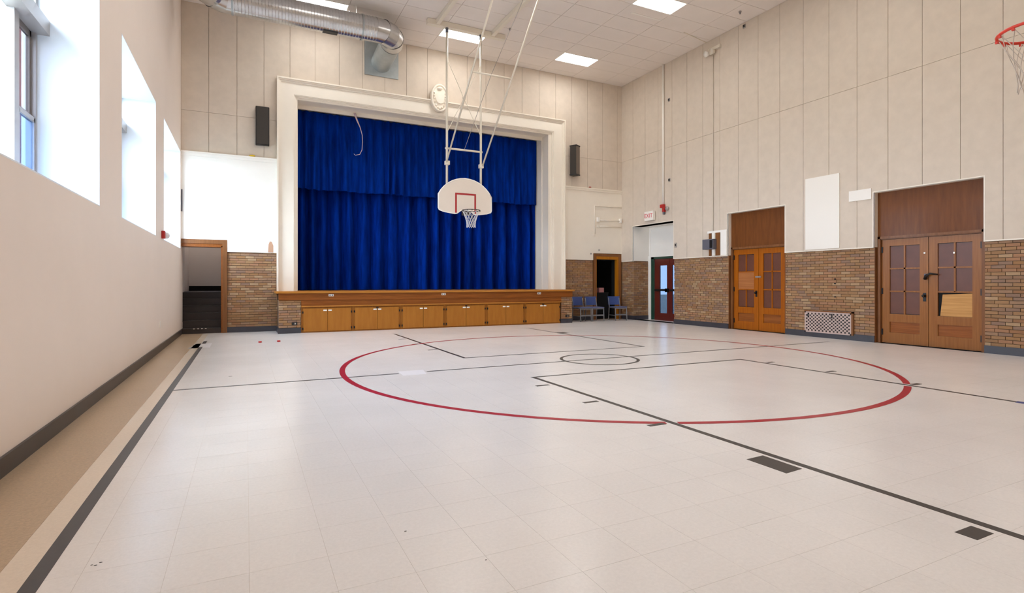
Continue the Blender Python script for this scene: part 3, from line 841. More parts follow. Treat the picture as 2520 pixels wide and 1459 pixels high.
stp = thing('stair_flight', 'dark brown steps rising to the stage inside the oak-cased doorway', 'stairs', (-0.95, YB + 0.02, 0))
for k in range(6):
    z = 0.125 + 0.175 * k; y0 = YB + 0.05 + 0.26 * k
    MB().box(-1.64 if k > 1 else XL + 0.005, -0.56, y0, 16.66 if k == 5 else y0 + 0.30, max(0, z - 0.22), z - 0.018).build('riser', M['stair'], stp)
    MB().box((XL + 0.005 if k < 2 else -1.455 if k == 5 else -1.64), -0.56, y0 - 0.025, (17.86 if k == 5 else y0 + 0.30), z - 0.018, z).build('tread', M['grey'] if k == 5 else M['stair'], stp)
for k, dx in enumerate((-0.2, -0.11, -0.03, 0.05)):
    MB().box(-0.93 + dx - 0.018, -0.93 + dx + 0.018, YB + 0.02, YB + 0.026, 0.108, 0.124).build('nosing_stud', M['white'], stp)
bb = MB().box(-1.455, -0.5, 17.87, 17.9, 1.0, 1.14).build('baseboard_stairwell', M['black'], base=(-0.9, 17.88, 1.0)); tag(bb, 'black baseboard at the head of the dark steps', 'baseboard', kind='structure')

# ------------------------------------------------------------------ dark doorway right of the stage
d = thing('door_2', 'dark open doorway with brown casing and orange jamb behind blue chairs', 'doorway', (10.98, YB, 0), kind='structure')
MB().box(10.42, 10.52, YB - 0.04, YB + 0.02, 0, 2.12).box(11.44, 11.55, YB - 0.04, YB + 0.02, 0, 2.12).box(10.42, 11.55, YB - 0.04, YB + 0.02, 2.12, 2.21).build('casing', M['wood_frame'], d)
MB().box(10.52, 10.54, YB - 0.03, YB + 0.09, 0, 2.02).box(11.37, 11.44, YB - 0.03, YB + 0.09, 0, 2.02).box(10.52, 11.44, YB - 0.03, YB + 0.09, 2.02, 2.12).build('jamb', M['orange_wood'], d)
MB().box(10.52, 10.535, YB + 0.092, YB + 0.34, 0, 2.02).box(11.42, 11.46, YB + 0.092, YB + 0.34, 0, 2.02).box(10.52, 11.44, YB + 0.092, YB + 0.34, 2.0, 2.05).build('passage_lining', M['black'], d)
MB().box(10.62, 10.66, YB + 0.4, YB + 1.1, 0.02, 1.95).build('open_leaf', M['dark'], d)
t = thing('storage_bin', 'dark bin with a pink and white carton just inside the dark doorway', 'bin', (11.05, 15.75, 0))
MB().box(10.8, 11.35, 15.55, 16.0, 0.0, 0.86).box(10.78, 11.37, 15.53, 16.02, 0.86, 0.9).build('body', M['black'], t)
MB().box(11.0, 11.2, 15.58, 15.75, 0.9, 1.06).build('carton', M['carton'], t)

# ------------------------------------------------------------------ double oak doors in the right wall
def double_door(n, y0, y1, label, wm, special):
    d = thing('door_%d' % n, label, 'double door', (XR + 0.1, (y0 + y1) / 2, 0), kind='structure')
    fx0, fx1 = XR + 0.085, XR + 0.2            # frame plane
    MB().box(fx0 + 0.01, fx1, y0, y1, 2.17, 3.08).build('transom_panel', M['wood_top'], d)
    c0, c1 = y0 + 0.075, y1 - 0.075
    fr = MB().box(fx0 - 0.0, fx1, y0, c0, 0, 2.17).box(fx0, fx1, c1, y1, 0, 2.17).box(fx0, fx1, c0, c1, 2.11, 2.17)
    fr.box(fx0 - 0.02, fx0, c0 - 0.05, c0 - 0.005, 0, 2.17).box(fx0 - 0.02, fx0, c1 + 0.005, c1 + 0.05, 0, 2.17).box(fx0 - 0.02, fx0, c0 - 0.05, c1 + 0.05, 2.125, 2.17)
    fr.build('casing', M['wood_frame'], d)
    ym = (c0 + c1) / 2
    lx0, lx1 = fx0 + 0.03, fx0 + 0.075
    MB().box(lx1 - 0.004, fx1, c0, c1, 0, 2.11).build('door_stop', M['stair'], d)
    for k in range(2):                          # k=0: far leaf (left in the picture)
        a, b = (ym + 0.005, c1 - 0.006) if k == 0 else (c0 + 0.006, ym - 0.005)
        z0, z1 = 0.012, 2.105; W = b - a
        s = 0.135 * W / 0.77 + 0.0
        gz0, gz1, pz0, pz1 = 0.60, z1 - 0.135, 0.225, 0.44
        lf = MB().box(lx0, lx1, a, a + s, z0, z1).box(lx0, lx1, b - s, b, z0, z1).box(lx0, lx1, a + s, b - s, gz1, z1)
        lf.box(lx0, lx1, a + s, b - s, pz1, gz0).box(lx0, lx1, a + s, b - s, z0, pz0)
        leaf = lf.build('door_leaf', wm, d)
        MB().box(lx0 + 0.02, lx1 - 0.008, a + s, b - s, pz0, pz1).build('lower_panel', M['wood_inset'], leaf)
        ga, gb = a + s, b - s; gm = (ga + gb) / 2; dz = (gz1 - gz0) / 3
        mun = MB()
        boards = special.get(k)
        for r in range(3):
            za, zb = gz0 + r * dz, gz0 + (r + 1) * dz
            if r: mun.box(lx0 + 0.006, lx1 - 0.006, ga, gb, za - 0.015, za + 0.015)
            if boards and boards[0] == r: continue
            mun.box(lx0 + 0.006, lx1 - 0.006, gm - 0.015, gm + 0.015, za, zb)
            for (p0, p1) in ((ga, gm - 0.015), (gm + 0.015, gb)):
                MB().box(lx0 + 0.022, lx0 + 0.028, p0, p1, za + 0.008, zb - 0.008).build('pane', M['pane'], leaf)
        mun.build('muntin', wm, leaf)
        if boards:
            r, kind = boards; za, zb = gz0 + r * dz, gz0 + (r + 1) * dz
            if kind == 'board':
                MB().box(lx0 + 0.012, lx0 + 0.026, ga, gb, za + 0.012, zb - 0.012).build('infill_board', M['board'], leaf)
            else:
                MB().box(lx1 - 0.012, lx1 - 0.006, ga, gb, za, zb).build('pane_backing', M['black'], leaf)
                MB().prism([(ga, za + 0.002), (gb - 0.035, za + 0.002), (gb - 0.075, zb - 0.05), (ga, zb - 0.022)], 'X', lx0 + 0.016, lx0 + 0.024).build('infill_board', M['ply'], leaf)
        hy = b if k == 0 else a
        for hz in (0.23, 1.06, 1.90):
            MB().box(lx0 - 0.016, lx0 + 0.004, hy - 0.02, hy + 0.02, hz - 0.06, hz + 0.06).build('hinge', M['iron'], leaf)
        if k == 0:
            ky = a + 0.062
            MB().box(lx0 - 0.006, lx0, ky - 0.026, ky + 0.026, 0.87, 1.03).build('lock_plate', M['iron'], leaf)
            MB().ball((lx0 - 0.045, ky, 0.975), 0.028, 0.03, 0.03).tube([(lx0 - 0.045, ky, 0.975), (lx0, ky, 0.975)], 0.011, 8).build('knob', M['iron'], leaf, smooth=True)
    return d, lx0, ym
d, lx, ym = double_door(4, D1[0], D1[1], 'amber oak double doors with brown panes, nearer the exit alcove', M['wood_door_b'], {0: (1, 'board')})
MB().box(lx - 0.022, lx, ym - 0.085, ym + 0.085, 1.36, 1.40).build('slide_latch', M['steel'], d)
d, lx, ym = double_door(5, D2[0], D2[1], 'oak double doors with a plywood-patched leaf, nearest the camera', M['wood_door'], {1: (0, 'ply')})
MB().tube([(lx - 0.02, ym + 0.05, 1.30), (lx - 0.05, ym + 0.02, 1.36), (lx - 0.05, ym - 0.05, 1.40), (lx - 0.04, ym - 0.17, 1.385)], [0.03, 0.026, 0.02, 0.014], 8).build('lever_latch', M['iron'], d, smooth=True)
MB().box(lx - 0.012, lx, ym + 0.0, ym + 0.07, 1.33, 1.40).build('latch_plate', M['grey'], d)
for (dy, z) in ((0.065, 1.80), (-0.42, 1.78)):
    MB().box(lx - 0.01, lx + 0.02, ym + dy - 0.014, ym + dy + 0.014, z - 0.016, z + 0.016).build('sticker', M['white'], d)

# ------------------------------------------------------------------ exit door in the alcove
d = thing('door_3', 'maroon double exit door with narrow glass lights and green frame', 'exit door', (AX, 13.5, 0), kind='structure')
MB().box(AX - 0.01, AX + 0.1, 14.20, 14.33, 0, 2.09).box(AX - 0.01, AX + 0.1, AL[0], 14.33, 2.02, 2.10).build('frame', M['green'], d)
for (a, b, s0, s1) in ((13.476, 14.19, 0.125, 0.24), (12.74, 13.472, 0.24, 0.11)):
    lf = MB(); x0, x1 = AX + 0.02, AX + 0.065
    lf.box(x0, x1, a, a + s0, 0.0, 2.02).box(x0, x1, b - s1, b, 0.0, 2.02).box(x0, x1, a + s0, b - s1, 1.80, 2.02).box(x0, x1, a + s0, b - s1, 0.0, 0.24).box(x0, x1, a + s0, b - s1, 0.97, 1.03)
    leaf = lf.build('door_leaf', M['door_red'], d)
    for (z0, z1) in ((0.24, 0.97), (1.03, 1.80)):
        MB().box(x0 + 0.018, x0 + 0.024, a + s0, b - s1, z0, z1).build('pane', M['privacy'], leaf)
    MB().box(x0 - 0.06, x0 - 0.02, a + 0.05, b - 0.05, 0.96, 1.02).box(x0 - 0.06, x0, a + 0.03, a + 0.16, 0.93, 1.05).build('push_bar', M['iron'], leaf)
MB().box(AX + 0.02, AX + 0.1, AL[0], 12.74, 0, 2.02).build('hinge_post', M['door_red'], d)
MB().box(AX + 0.05, AX + 0.3, AL[0] - 0.2, AL[1] + 0.2, -0.2, 0.015).build('threshold', M['grey'], d)

# ------------------------------------------------------------------ basketball hoops
def hoop(cx, yb, face, label, rim_m, net_m, extra):
    """fan backboard hung from the ceiling; face=-1: the board looks towards -y"""
    t = thing('basketball_hoop', label, 'basketball hoop', (cx, yb, 3.0), rz=0 if face < 0 else PI)
    W, zt, zb = 0.737, 3.94 - 3.0, 3.03 - 3.0
    out = [(-W, 0.50), (-W, 0.145), (-W + 0.02, 0.10), (-0.60, 0.06), (-0.30, 0.02), (-0.24, 0.03), (-0.16, 0.09), (-0.10, 0.125)]
    n = 14; top = []
    a0 = math.radians(150)
    for k in range(n + 1):
        a = math.radians(152) - math.radians(124) * k / n
        top.append((0.835 * math.cos(a), 0.107 + 0.835 * math.sin(a)))
    left = out; right = [(-x, z) for (x, z) in reversed(out)]
    pts = left + [(-p[0], p[1]) for p in [( -q[0], q[1]) for q in []]] + right
    # outline: bottom-left notch ... go: left side up, arc over, right side down, bottom back through the notch
    loop_ = [(-W, 0.145), (-W, 0.50)] + top + [(W, 0.50), (W, 0.145), (W - 0.02, 0.10), (0.60, 0.06), (0.30, 0.02), (0.24, 0.03), (0.16, 0.09), (0.10, 0.125), (-0.10, 0.125), (-0.16, 0.09), (-0.24, 0.03), (-0.30, 0.02), (-0.60, 0.06), (-W + 0.02, 0.10)]
    bd = MB().prism(loop_, 'Y', -0.02, 0.02).build('backboard', M['board_white'], t, local=True)
    MB().tube([(x, -0.012, z) for (x, z) in loop_], 0.018, 6, closed=True).build('board_edge', M['white'], bd, local=True, smooth=True)
    tg = MB().box(-0.29, -0.245, -0.026, -0.02, 0.04, 0.56).box(0.245, 0.29, -0.026, -0.02, 0.04, 0.56).box(-0.245, 0.245, -0.026, -0.02, 0.515, 0.56)
    tg.build('target_square', M['board_red'], bd, local=True)
    rz, ry, R = 0.07, -0.40, 0.2286
    MB().tube([(R * math.cos(2 * PI * k / 28), ry + R * math.sin(2 * PI * k / 28), rz) for k in range(28)], 0.0115, 8, closed=True).build('rim', rim_m, t, local=True, smooth=True)
    MB().box(-0.11, 0.11, -0.035, -0.02, rz - 0.09, rz + 0.03).box(-0.07, 0.07, -0.18, -0.03, rz - 0.02, rz + 0.004).tube([(-0.06, -0.03, rz - 0.08), (-0.05, -0.19, rz - 0.012)], 0.009, 6).tube([(0.06, -0.03, rz - 0.08), (0.05, -0.19, rz - 0.012)], 0.009, 6).build('rim_bracket', rim_m, t, local=True)
    for k in range(12):
        a = 2 * PI * (k + 0.5) / 12
        MB().box(R * math.cos(a) - 0.008, R * math.cos(a) + 0.008, ry + R * math.sin(a) - 0.008, ry + R * math.sin(a) + 0.008, rz - 0.026, rz - 0.008).build('net_hook', rim_m, t, local=True)
    nt = MB(); lv = [(0.0, 0.215), (-0.10, 0.175), (-0.18, 0.145), (-0.26, 0.122), (-0.34, 0.112), (-0.42, 0.115)]
    for k in range(12):
        for sgn in (-1, 1):
            pts = []
            for j, (dz, rr) in enumerate(lv):
                a = 2 * PI * (k + 0.5 + sgn * 0.5 * (j % 2)) / 12
                pts.append((rr * math.cos(a), ry + rr * math.sin(a), rz - 0.015 + dz))
            nt.tube(pts, 0.0045 if face < 0 else 0.0032, 5)
    nt.build('net', net_m, t, local=True)
    zc = ZC - 3.0 - 0.14
    for sx in (-1, 1):
        x = sx * 0.475
        MB().tube([(x, 0.09, 0.35), (x, 0.09, zc)], 0.03, 10).build('hanger_post', M['pole'], t, local=True, smooth=True)
        MB().tube([(x, 0.09, zc - 0.12), (x, 0.09, zc + 0.03)], 0.04, 10).build('pivot_clamp', M['grey'], t, local=True, smooth=True)
        MB().tube([(x + sx * 0.03, 0.05, 1.33), (x + sx * 0.03, -3.6, zc + 0.06)], 0.022, 8).build('diagonal_brace', M['pole'], t, local=True, smooth=True)
        MB().box(x - 0.05, x + 0.06, 0.03, 0.14, 1.28, 1.38).build('brace_clamp', M['pole'], t, local=True)
        MB().box(x - 0.03, x + 0.03, 0.02, 0.09, 0.35, 0.80).build('board_bracket', M['pole'], t, local=True)
    MB().tube([(-0.52, 0.09, 1.71), (0.52, 0.09, 1.71)], 0.026, 8).build('cross_bar', M['pole'], t, local=True, smooth=True)
    MB().tube([(-0.505, -1.66, 3.08), (0.505, -1.66, 3.08)], 0.022, 8).build('brace_bar', M['pole'], t, local=True, smooth=True)
    MB().tube([(0, 0.09, 1.71), (0.0, -1.66, 3.08), (0.0, -4.6, zc + 0.06)], 0.006, 6).build('lift_cable', M['alum'], t, local=True)
    for sx in (-1, 1):
        MB().tube([(-sx * 0.46, 0.09, 2.15), (sx * 0.46, 0.09, 4.0)], 0.010, 6).build('cross_brace', M['pole'], t, local=True)
    MB().ball((0, 0.09, 3.075), 0.05, 0.03, 0.05, 8, 5).build('brace_hub', M['pole'], t, local=True)
    MB().box(-1.0, 1.17, 0.03, 0.17, zc, zc + 0.13).build('ceiling_crossbeam', M['pole'], t, local=True)
    for bx_ in (-0.735, 0.80):
        MB().box(bx_ - 0.05, bx_ + 0.05, -5.0, 0.03, zc + 0.02, zc + 0.135).build('ceiling_beam', M['pole'], t, local=True)
    return t
hoop(5.14, 13.26, -1, 'white fan-shaped backboard with hoop hung in front of the blue curtain', M['rim_dark'], M['net'], 0)
hoop(5.20, 1.47, 1, 'red hoop with worn net at the upper right edge of the picture', M['rim_red'], M['net_grey'], 0)

# ------------------------------------------------------------------ spiral duct
dt = thing('spiral_duct', 'round galvanised spiral duct curving along the ceiling into the stage wall', 'air duct', (1.5, 13.2, 7.06))
RD, ZD, YD = 0.29, 7.44, 13.45
XT, XW, RB = -0.77, 3.37, 0.50
run = MB().tube([(XT + RB + (XW - RB - XT - RB) * k / 40, YD, ZD) for k in range(41)], RD, 28, caps=False).build('straight_run', M['duct'], dt, smooth=True)
sp = MB(); pts = []
turns = 46; L0, L1 = XT + RB, XW - RB
for k in range(turns * 20 + 1):
    a = 2 * PI * k / 20
    pts.append((L0 + (L1 - L0) * k / (turns * 20), YD + (RD + 0.001) * math.cos(a), ZD + (RD + 0.001) * math.sin(a)))
sp.tube(pts, 0.006, 4); sp.build('lock_seam', M['duct'], run)
def gore(cx, cy, a0, a1, n, r, nm):
    """segmented elbow: n straight gores between angles a0..a1 round (cx,cy)"""
    P = [(cx + r * math.cos(a0 + (a1 - a0) * k / n), cy + r * math.sin(a0 + (a1 - a0) * k / n), ZD) for k in range(n + 1)]
    for k in range(n):
        g = MB().tube([P[k], P[k + 1]], RD + (0.004 if k % 2 else 0.0), 28, caps=False)
        A, B = Vector(P[k]), Vector(P[k + 1]); e = (B - A).normalized() * 0.06
        g = MB().tube([A - e, B + e], RD + (0.005 if k % 2 else 0.0), 28, caps=False)
        g.build(nm, M['duct'], dt, smooth=True)
gore(XW - RB, YD + RB, -PI / 2, 0, 4, RB, 'elbow_gore')
gore(XT + RB, YD - RB, PI / 2, PI, 4, RB, 'elbow_gore')
MB().tube([(XW, YD + RB, ZD), (XW - 0.02, YB - 0.02, ZD - 0.14)], RD - 0.018, 28, caps=False).build('wall_collar', M['ductplate'], dt, smooth=True)
MB().tube([(XT, YD - RB, ZD), (XT, 6.0, ZD)], RD, 28, caps=False).build('side_run', M['duct'], dt, smooth=True)
for (x, yv, ax) in ((L0, YD, 0), (L1 - 0.35, YD, 0), (XW, YD + RB + 0.05, 1)):
    e = 0.02
    P = [(x - e, yv, ZD), (x + e, yv, ZD)] if ax == 0 else [(x, yv - e, ZD), (x, yv + e, ZD)]
    MB().tube(P, RD + 0.012, 28, caps=False).build('joint_band', M['ductplate'], dt, smooth=True)
MB().box(2.90, 3.83, YB - 0.055, YB - 0.03, 6.92, 7.87).build('wall_plate', M['ductplate'], dt)
MB().box(1.62, 1.95, YD - 0.10, YD + 0.05, ZD - RD - 0.012, ZD - RD + 0.03).build('damper_slot', M['iron'], dt)
for x in (0.8, 2.4):
    MB().tube([(x, YD, ZD + RD), (x, YD, ZC)], 0.008, 6).build('hanger_rod', M['steel'], dt)

# ------------------------------------------------------------------ speakers
t = thing('wall_speaker', 'tall black column speaker on the panels left of the stage casing', 'speaker', (0.37, YB, 4.68), group='column speakers beside the stage')
MB().box(0.215, 0.525, YB - 0.16, YB - 0.03, 4.68, 5.64).build('cabinet', M['speaker_box'], t, bevel=0.008)
MB().box(0.235, 0.505, YB - 0.172, YB - 0.158, 4.70, 5.62).build('grille', M['speaker'], t)
t = thing('wall_speaker', 'tall black column speaker angled on the panels right of the stage casing', 'speaker', (9.56, YB - 0.2, 4.72), rz=-math.radians(62), group='column speakers beside the stage')
MB().box(-0.115, 0.115, -0.09, 0.13, 0, 0.94).build('cabinet', mat('grey_brown_speaker_side', (110, 98, 88), 0.5), t, local=True)
MB().box(-0.105, 0.105, -0.105, -0.088, 0.02, 0.92).build('grille', M['speaker'], t, local=True)
MB().box(-0.125, 0.125, -0.11, 0.14, 0.92, 0.955).box(-0.125, 0.125, -0.11, 0.14, -0.015, 0.02).build('end_cap', M['speaker_box'], t, local=True)
MB().box(-0.03, 0.03, 0.1, 0.2, 0.4, 0.54).build('bracket', M['iron'], t, local=True)

# ------------------------------------------------------------------ fittings on the right wall
def flat(name, label, cat, y0, y1, z0, z1, m, x0=PF - 0.02, x1=PF, bevel=0.0):
    o = MB().box(x0, x1, y0, y1, z0, z1).build(name, m, bevel=bevel, base=(x1, (y0 + y1) / 2, z0))
    return tag(o, label, cat)
flat('blank_board', 'plain white board on the wall between the two double doors', 'wall board', 7.45, 8.245, 1.985, 3.61, M['white'])  # blank white panel, use unknown
flat('cover_board', 'small white cover board beside the nearest double doors', 'wall board', 6.78, 7.24, 2.955, 3.175, M['white'])
o = MB().tube([(PF - 0.03, 12.967, 3.62), (PF - 0.03, 12.967, ZC)], 0.036, 10).build('conduit_pipe', M['white'], smooth=True, base=(PF - 0.03, 12.967, 3.62))
tag(o, 'thick cream conduit pipe from the ceiling to the fire alarm', 'pipe')
t = thing('fire_alarm', 'dark red fire alarm fitting at the foot of the cream conduit', 'fire alarm', (PF, 12.95, 3.35))
MB().box(PF - 0.10, PF, 12.90, 13.05, 3.54, 3.64).box(PF - 0.08, PF, 12.88, 12.97, 3.40, 3.56).build('body', M['red'], t, bevel=0.008)
MB().tube([(PF - 0.05, 12.92, 3.33), (PF - 0.05, 12.92, 3.42)], 0.035, 10).build('nozzle', M['grey'], t, smooth=True)
MB().tube([(PF - 0.07, 12.79, 3.50), (PF, 12.79, 3.50)], 0.06, 14).build('bell', M['alum'], t, smooth=True)
t = thing('exit_sign', 'white exit sign box with red letters above the alcove', 'exit sign', (PF - 0.06, 13.55, 3.13))
MB().box(PF - 0.12, PF - 0.015, 13.34, 13.75, 3.20, 3.50).build('housing', M['white'], t, bevel=0.01)
MB().box(PF - 0.015, PF, 13.44, 13.65, 3.26, 3.44).build('mount', M['white'], t)
fc = bpy.data.curves.new('exit_lettering', 'FONT'); fc.body = 'EXIT'; fc.size = 0.19; fc.extrude = 0.002; fc.align_x = 'CENTER'; fc.align_y = 'CENTER'
fo = bpy.data.objects.new('exit_lettering', fc); COL.objects.link(fo)
fc.materials.append(M['exit_red'])
bpy.context.view_layer.update()
em = bpy.data.meshes.new_from_object(fo.evaluated_get(bpy.context.evaluated_depsgraph_get()))
bpy.data.objects.remove(fo)
fo = bpy.data.objects.new('exit_lettering', em); COL.objects.link(fo); fo.parent = t
fo.location = Vector((PF - 0.1225, 13.545, 3.35)) - wloc(t); fo.rotation_euler = (PI / 2, 0, -PI / 2)
for (y, z, lab) in ((12.734, 6.80, 'small dark sensor high beside the cream conduit'), (12.717, 4.36, 'small dark sensor halfway down beside the cream conduit'), (9.958, 7.86, 'small dark fitting at the ceiling line of the right wall')):
    t = thing('wall_sensor', lab, 'sensor', (PF, y, z))
    MB().box(PF - 0.02, PF, y - 0.04, y + 0.04, z - 0.05, z + 0.05).build('plate', M['alum'], t, bevel=0.004)
    MB().box(PF - 0.035, PF - 0.02, y - 0.024, y + 0.024, z - 0.03, z + 0.03).build('eye', M['plug'], t)
t = thing('light_switch', 'grey light switch between the exit alcove and control box', 'switch', (PF, 12.456, 2.30))
MB().box(PF - 0.012, PF, 12.41, 12.50, 2.29, 2.43).build('plate', M['alum'], t); MB().box(PF - 0.025, PF - 0.012, 12.44, 12.47, 2.33, 2.39).build('toggle', M['plug'], t)
t = thing('emergency_light', 'cream twin-head emergency lamp high on the right wall', 'emergency light', (PF, 11.0, 7.48))
MB().box(PF - 0.06, PF, 10.72, 11.12, 7.62, 7.70).build('bracket', M['pole'], t)
for (y, m_) in ((11.14, 'white'), (10.94, 'pole')):
    MB().tube([(PF - 0.16, y, 7.55), (PF - 0.05, y - 0.02, 7.57)], [0.085, 0.05], 14).build('lamp_head', M[m_], t, smooth=True)
o = MB().tube([(PF - 0.012, 10.99, 7.5), (PF - 0.012, 10.99, 2.62)], 0.009, 8).build('thin_conduit', mat('dull_conduit', (196, 184, 168), 0.5), smooth=True, base=(PF - 0.012, 10.99, 2.45))
tag(o, 'thin grey conduit running down from the emergency lamp to the control box', 'pipe')
t = thing('control_box', 'dark grey metal control box on oak backing left of the amber doors', 'control box', (PF, 11.0, 1.97))
for (a, b) in ((11.05, 11.14), (10.76, 10.90)):
    MB().box(PF - 0.022, PF, a, b, 1.975, 2.60).build('backing_board', M['wood_frame'], t)
MB().box(PF - 0.024, PF, 10.52, 10.72, 1.975, 2.62).box(PF - 0.024, PF, 10.93, 11.03, 1.975, 2.60).box(PF - 0.02, PF, 10.52, 11.2, 2.60, 2.66).build('white_trim', M['plaster'], t)
MB().box(PF - 0.16, PF - 0.02, 10.86, 11.25, 2.15, 2.43).build('case', M['grey'], t, bevel=0.008)
MB().box(PF - 0.165, PF - 0.158, 10.88, 10.98, 2.18, 2.40).build('cover', M['iron'], t)
# radiator grille
t = thing('radiator_grille', 'painted metal lattice radiator grille set in the brick between the doors', 'radiator grille', (XR, 7.72, 0.10))
g0, g1, h0, h1 = 7.20, 8.275, 0.105, 0.575
MB().box(XR - 0.012, XR + 0.02, g0, g1, h0, h1).build('backing', M['plug'], t)
MB().box(XR - 0.035, XR + 0.02, g0 - 0.045, g0, h0, h1 + 0.03).box(XR - 0.035, XR + 0.02, g0 - 0.045, g1 + 0.01, h1, h1 + 0.03).build('wood_surround', M['wood_frame'], t)
GP = mat('pinkish_grille_paint', (190, 168, 160), 0.5)
lt = MB(); nc, nr = 24, 11
fw = 0.03
lt.box(XR - 0.03, XR - 0.012, g0, g1, h0, h0 + fw).box(XR - 0.03, XR - 0.012, g0, g1, h1 - fw, h1).box(XR - 0.03, XR - 0.012, g0, g0 + fw, h0, h1).box(XR - 0.03, XR - 0.012, g1 - fw, g1, h0, h1)
cw, ch = (g1 - g0 - 2 * fw) / nc, (h1 - h0 - 2 * fw) / nr
for i in range(nc):
    for j in range(nr):
        if (i + j) % 2 == 0: continue
        c = (g0 + fw + (i + 0.5) * cw, h0 + fw + (j + 0.5) * ch)
        lt.box(XR - 0.026, XR - 0.014, c[0] - cw * 0.56, c[0] + cw * 0.56, c[1] - ch * 0.56, c[1] + ch * 0.56)
lt.build('lattice', GP, t)
for yy in (8.19, 7.63):
    MB().box(XR - 0.032, XR - 0.012, yy - 0.012, yy + 0.012, h1 - 0.13, h1 - 0.03).build('lattice_catch', M['iron'], t)
t = thing('wall_bracket', 'pair of tiny dark bolts in the brick above the radiator grille', 'bolts', (XR, 7.57, 1.2))
for z in (1.31, 1.21, 0.92):
    MB().box(XR - 0.02, XR + 0.003, 7.555, 7.585, z - 0.012, z + 0.012).build('bolt', M['iron'], t)
o = MB().tube([(10.55, 11.05, ZC - 0.012), (11.57, 11.25, ZC - 0.012)], 0.012, 6).build('ceiling_conduit', M['pole'], base=(11, 11.1, ZC - 0.02)); tag(o, 'thin cream conduit on the ceiling meeting the right wall', 'pipe')
o = MB().box(8.62, 9.55, 10.80, 10.85, ZC - 0.012, ZC).build('ceiling_strip', M['white'], base=(9.1, 10.82, ZC)); tag(o, 'short white strip on the ceiling beyond the nearest light panel', 'ceiling strip')
for (x, y, lab) in ((11.0, 9.6, 'small grey sprinkler stud on the ceiling near the right wall'), (6.27, 12.92, 'small grey sprinkler stud on the ceiling near the hoop braces')):
    t = thing('ceiling_stud', lab, 'sprinkler', (x, y, ZC))
    MB().tube([(x, y, ZC - 0.03), (x, y, ZC)], 0.035, 10).build('plate', M['alum'], t); MB().tube([(x, y, ZC - 0.07), (x, y, ZC - 0.03)], 0.014, 8).build('head', M['grey'], t)

# ------------------------------------------------------------------ pipes, knobs and small things on the stage wall
YP = YB - 0.035
o = thing('conduit_run', 'cream conduit with elbow on the wall above the dark doorway', 'pipe', (10.98, YP, 2.83))
MB().tube([(10.437, YP - 0.02, 2.83), (10.437, YP - 0.02, 3.80), (11.55, YP - 0.02, 3.80)], 0.016, 8).build('pipe', M['cream'], o, smooth=True)
MB().box(10.40, 10.475, YP - 0.04, YP, 2.80, 2.86).build('end_box', M['cream'], o)
o = thing('wall_bar', 'cream double rail with brackets above the dark doorway', 'rail', (11.0, YP, 3.1))
MB().tube([(10.56, YP - 0.05, 3.33), (11.5, YP - 0.05, 3.33)], 0.022, 8).build('upper_rail', M['cream'], o, smooth=True)
MB().tube([(10.6, YP - 0.04, 3.13), (11.5, YP - 0.04, 3.13)], 0.018, 8).build('lower_rail', M['cream'], o, smooth=True)
for x in (10.56, 11.48):
    MB().box(x - 0.045, x + 0.045, YP - 0.09, YP, 3.27, 3.42).build('bracket', M['white'], o, bevel=0.01)
MB().box(10.53, 10.60, YP - 0.06, YP, 3.08, 3.15).build('end_foot', M['cream'], o)
for (x, z, lab) in ((10.30, 2.20, 'tiny grey hook left of the dark doorway head'), (10.62, 2.33, 'tiny grey hook above the dark doorway head')):
    o = MB().box(x - 0.02, x + 0.02, YP - 0.03, YP, z - 0.025, z + 0.025).tube([(x, YP - 0.03, z), (x, YP - 0.05, z + 0.02)], 0.008, 6).build('wall_hook', M['alum'], base=(x, YP, z)); tag(o, lab, 'hook')
o = MB().ball((0.14, YB - 0.045, LEDGE + 0.045), 0.07, 0.035, 0.025, 12, 8).build('foam_ball', M['yellow'], smooth=True, base=(0.14, YB - 0.045, LEDGE + 0.02)); tag(o, 'small squashed yellow foam ball on the white ledge', 'ball')
o = MB().ball((10.26, YB - 0.05, LEDGE + 0.045), 0.05, 0.035, 0.025, 10, 6).build('foam_ball', mat('faded_red_foam', (170, 84, 70), 0.7), smooth=True, base=(10.26, YB - 0.05, LEDGE + 0.02)); tag(o, 'small faded red ball on the cream ledge right of the stage', 'ball')
o = MB().prism([(0.50, 2.0), (0.62, 2.0), (0.62, 2.17), (0.585, 2.27), (0.54, 2.28), (0.51, 2.2)], 'Y', YB - 0.041, YB - 0.034).build('bare_patch', mat('exposed_brown_plaster', (186, 146, 118), 0.8), wall_back)
t = thing('strobe_light', 'red and white fire strobe on the left wall by the far window', 'fire strobe', (XL, 12.0, 2.05))
MB().box(XL, XL + 0.055, 11.72, 11.84, 2.04, 2.18).build('base_box', M['red'], t, bevel=0.006)
MB().box(XL + 0.0, XL + 0.03, 11.84, 12.02, 2.05, 2.17).build('white_plate', M['white'], t)
MB().ball((XL + 0.05, 11.95, 2.11), 0.06, 0.11, 0.06, 12, 8).build('lens', M['clear'], t, smooth=True)
o = MB().box(XL + 0.0, XL + 0.012, 14.55, 14.62, 0.42, 0.54).build('outlet_cover', M['white'], base=(XL, 14.6, 0.42))
o.location.y = 11.51; tag(o, 'white outlet cover low on the beige left wall', 'outlet')
o = MB().box(XL + 0.001, XL + 0.03, YB - 0.075, YB - 0.04, 2.93, 3.45).build('corner_plate', M['grey'], base=(XL, YB - 0.06, 2.93)); tag(o, 'narrow dark plate in the corner beside the far window', 'wall plate')
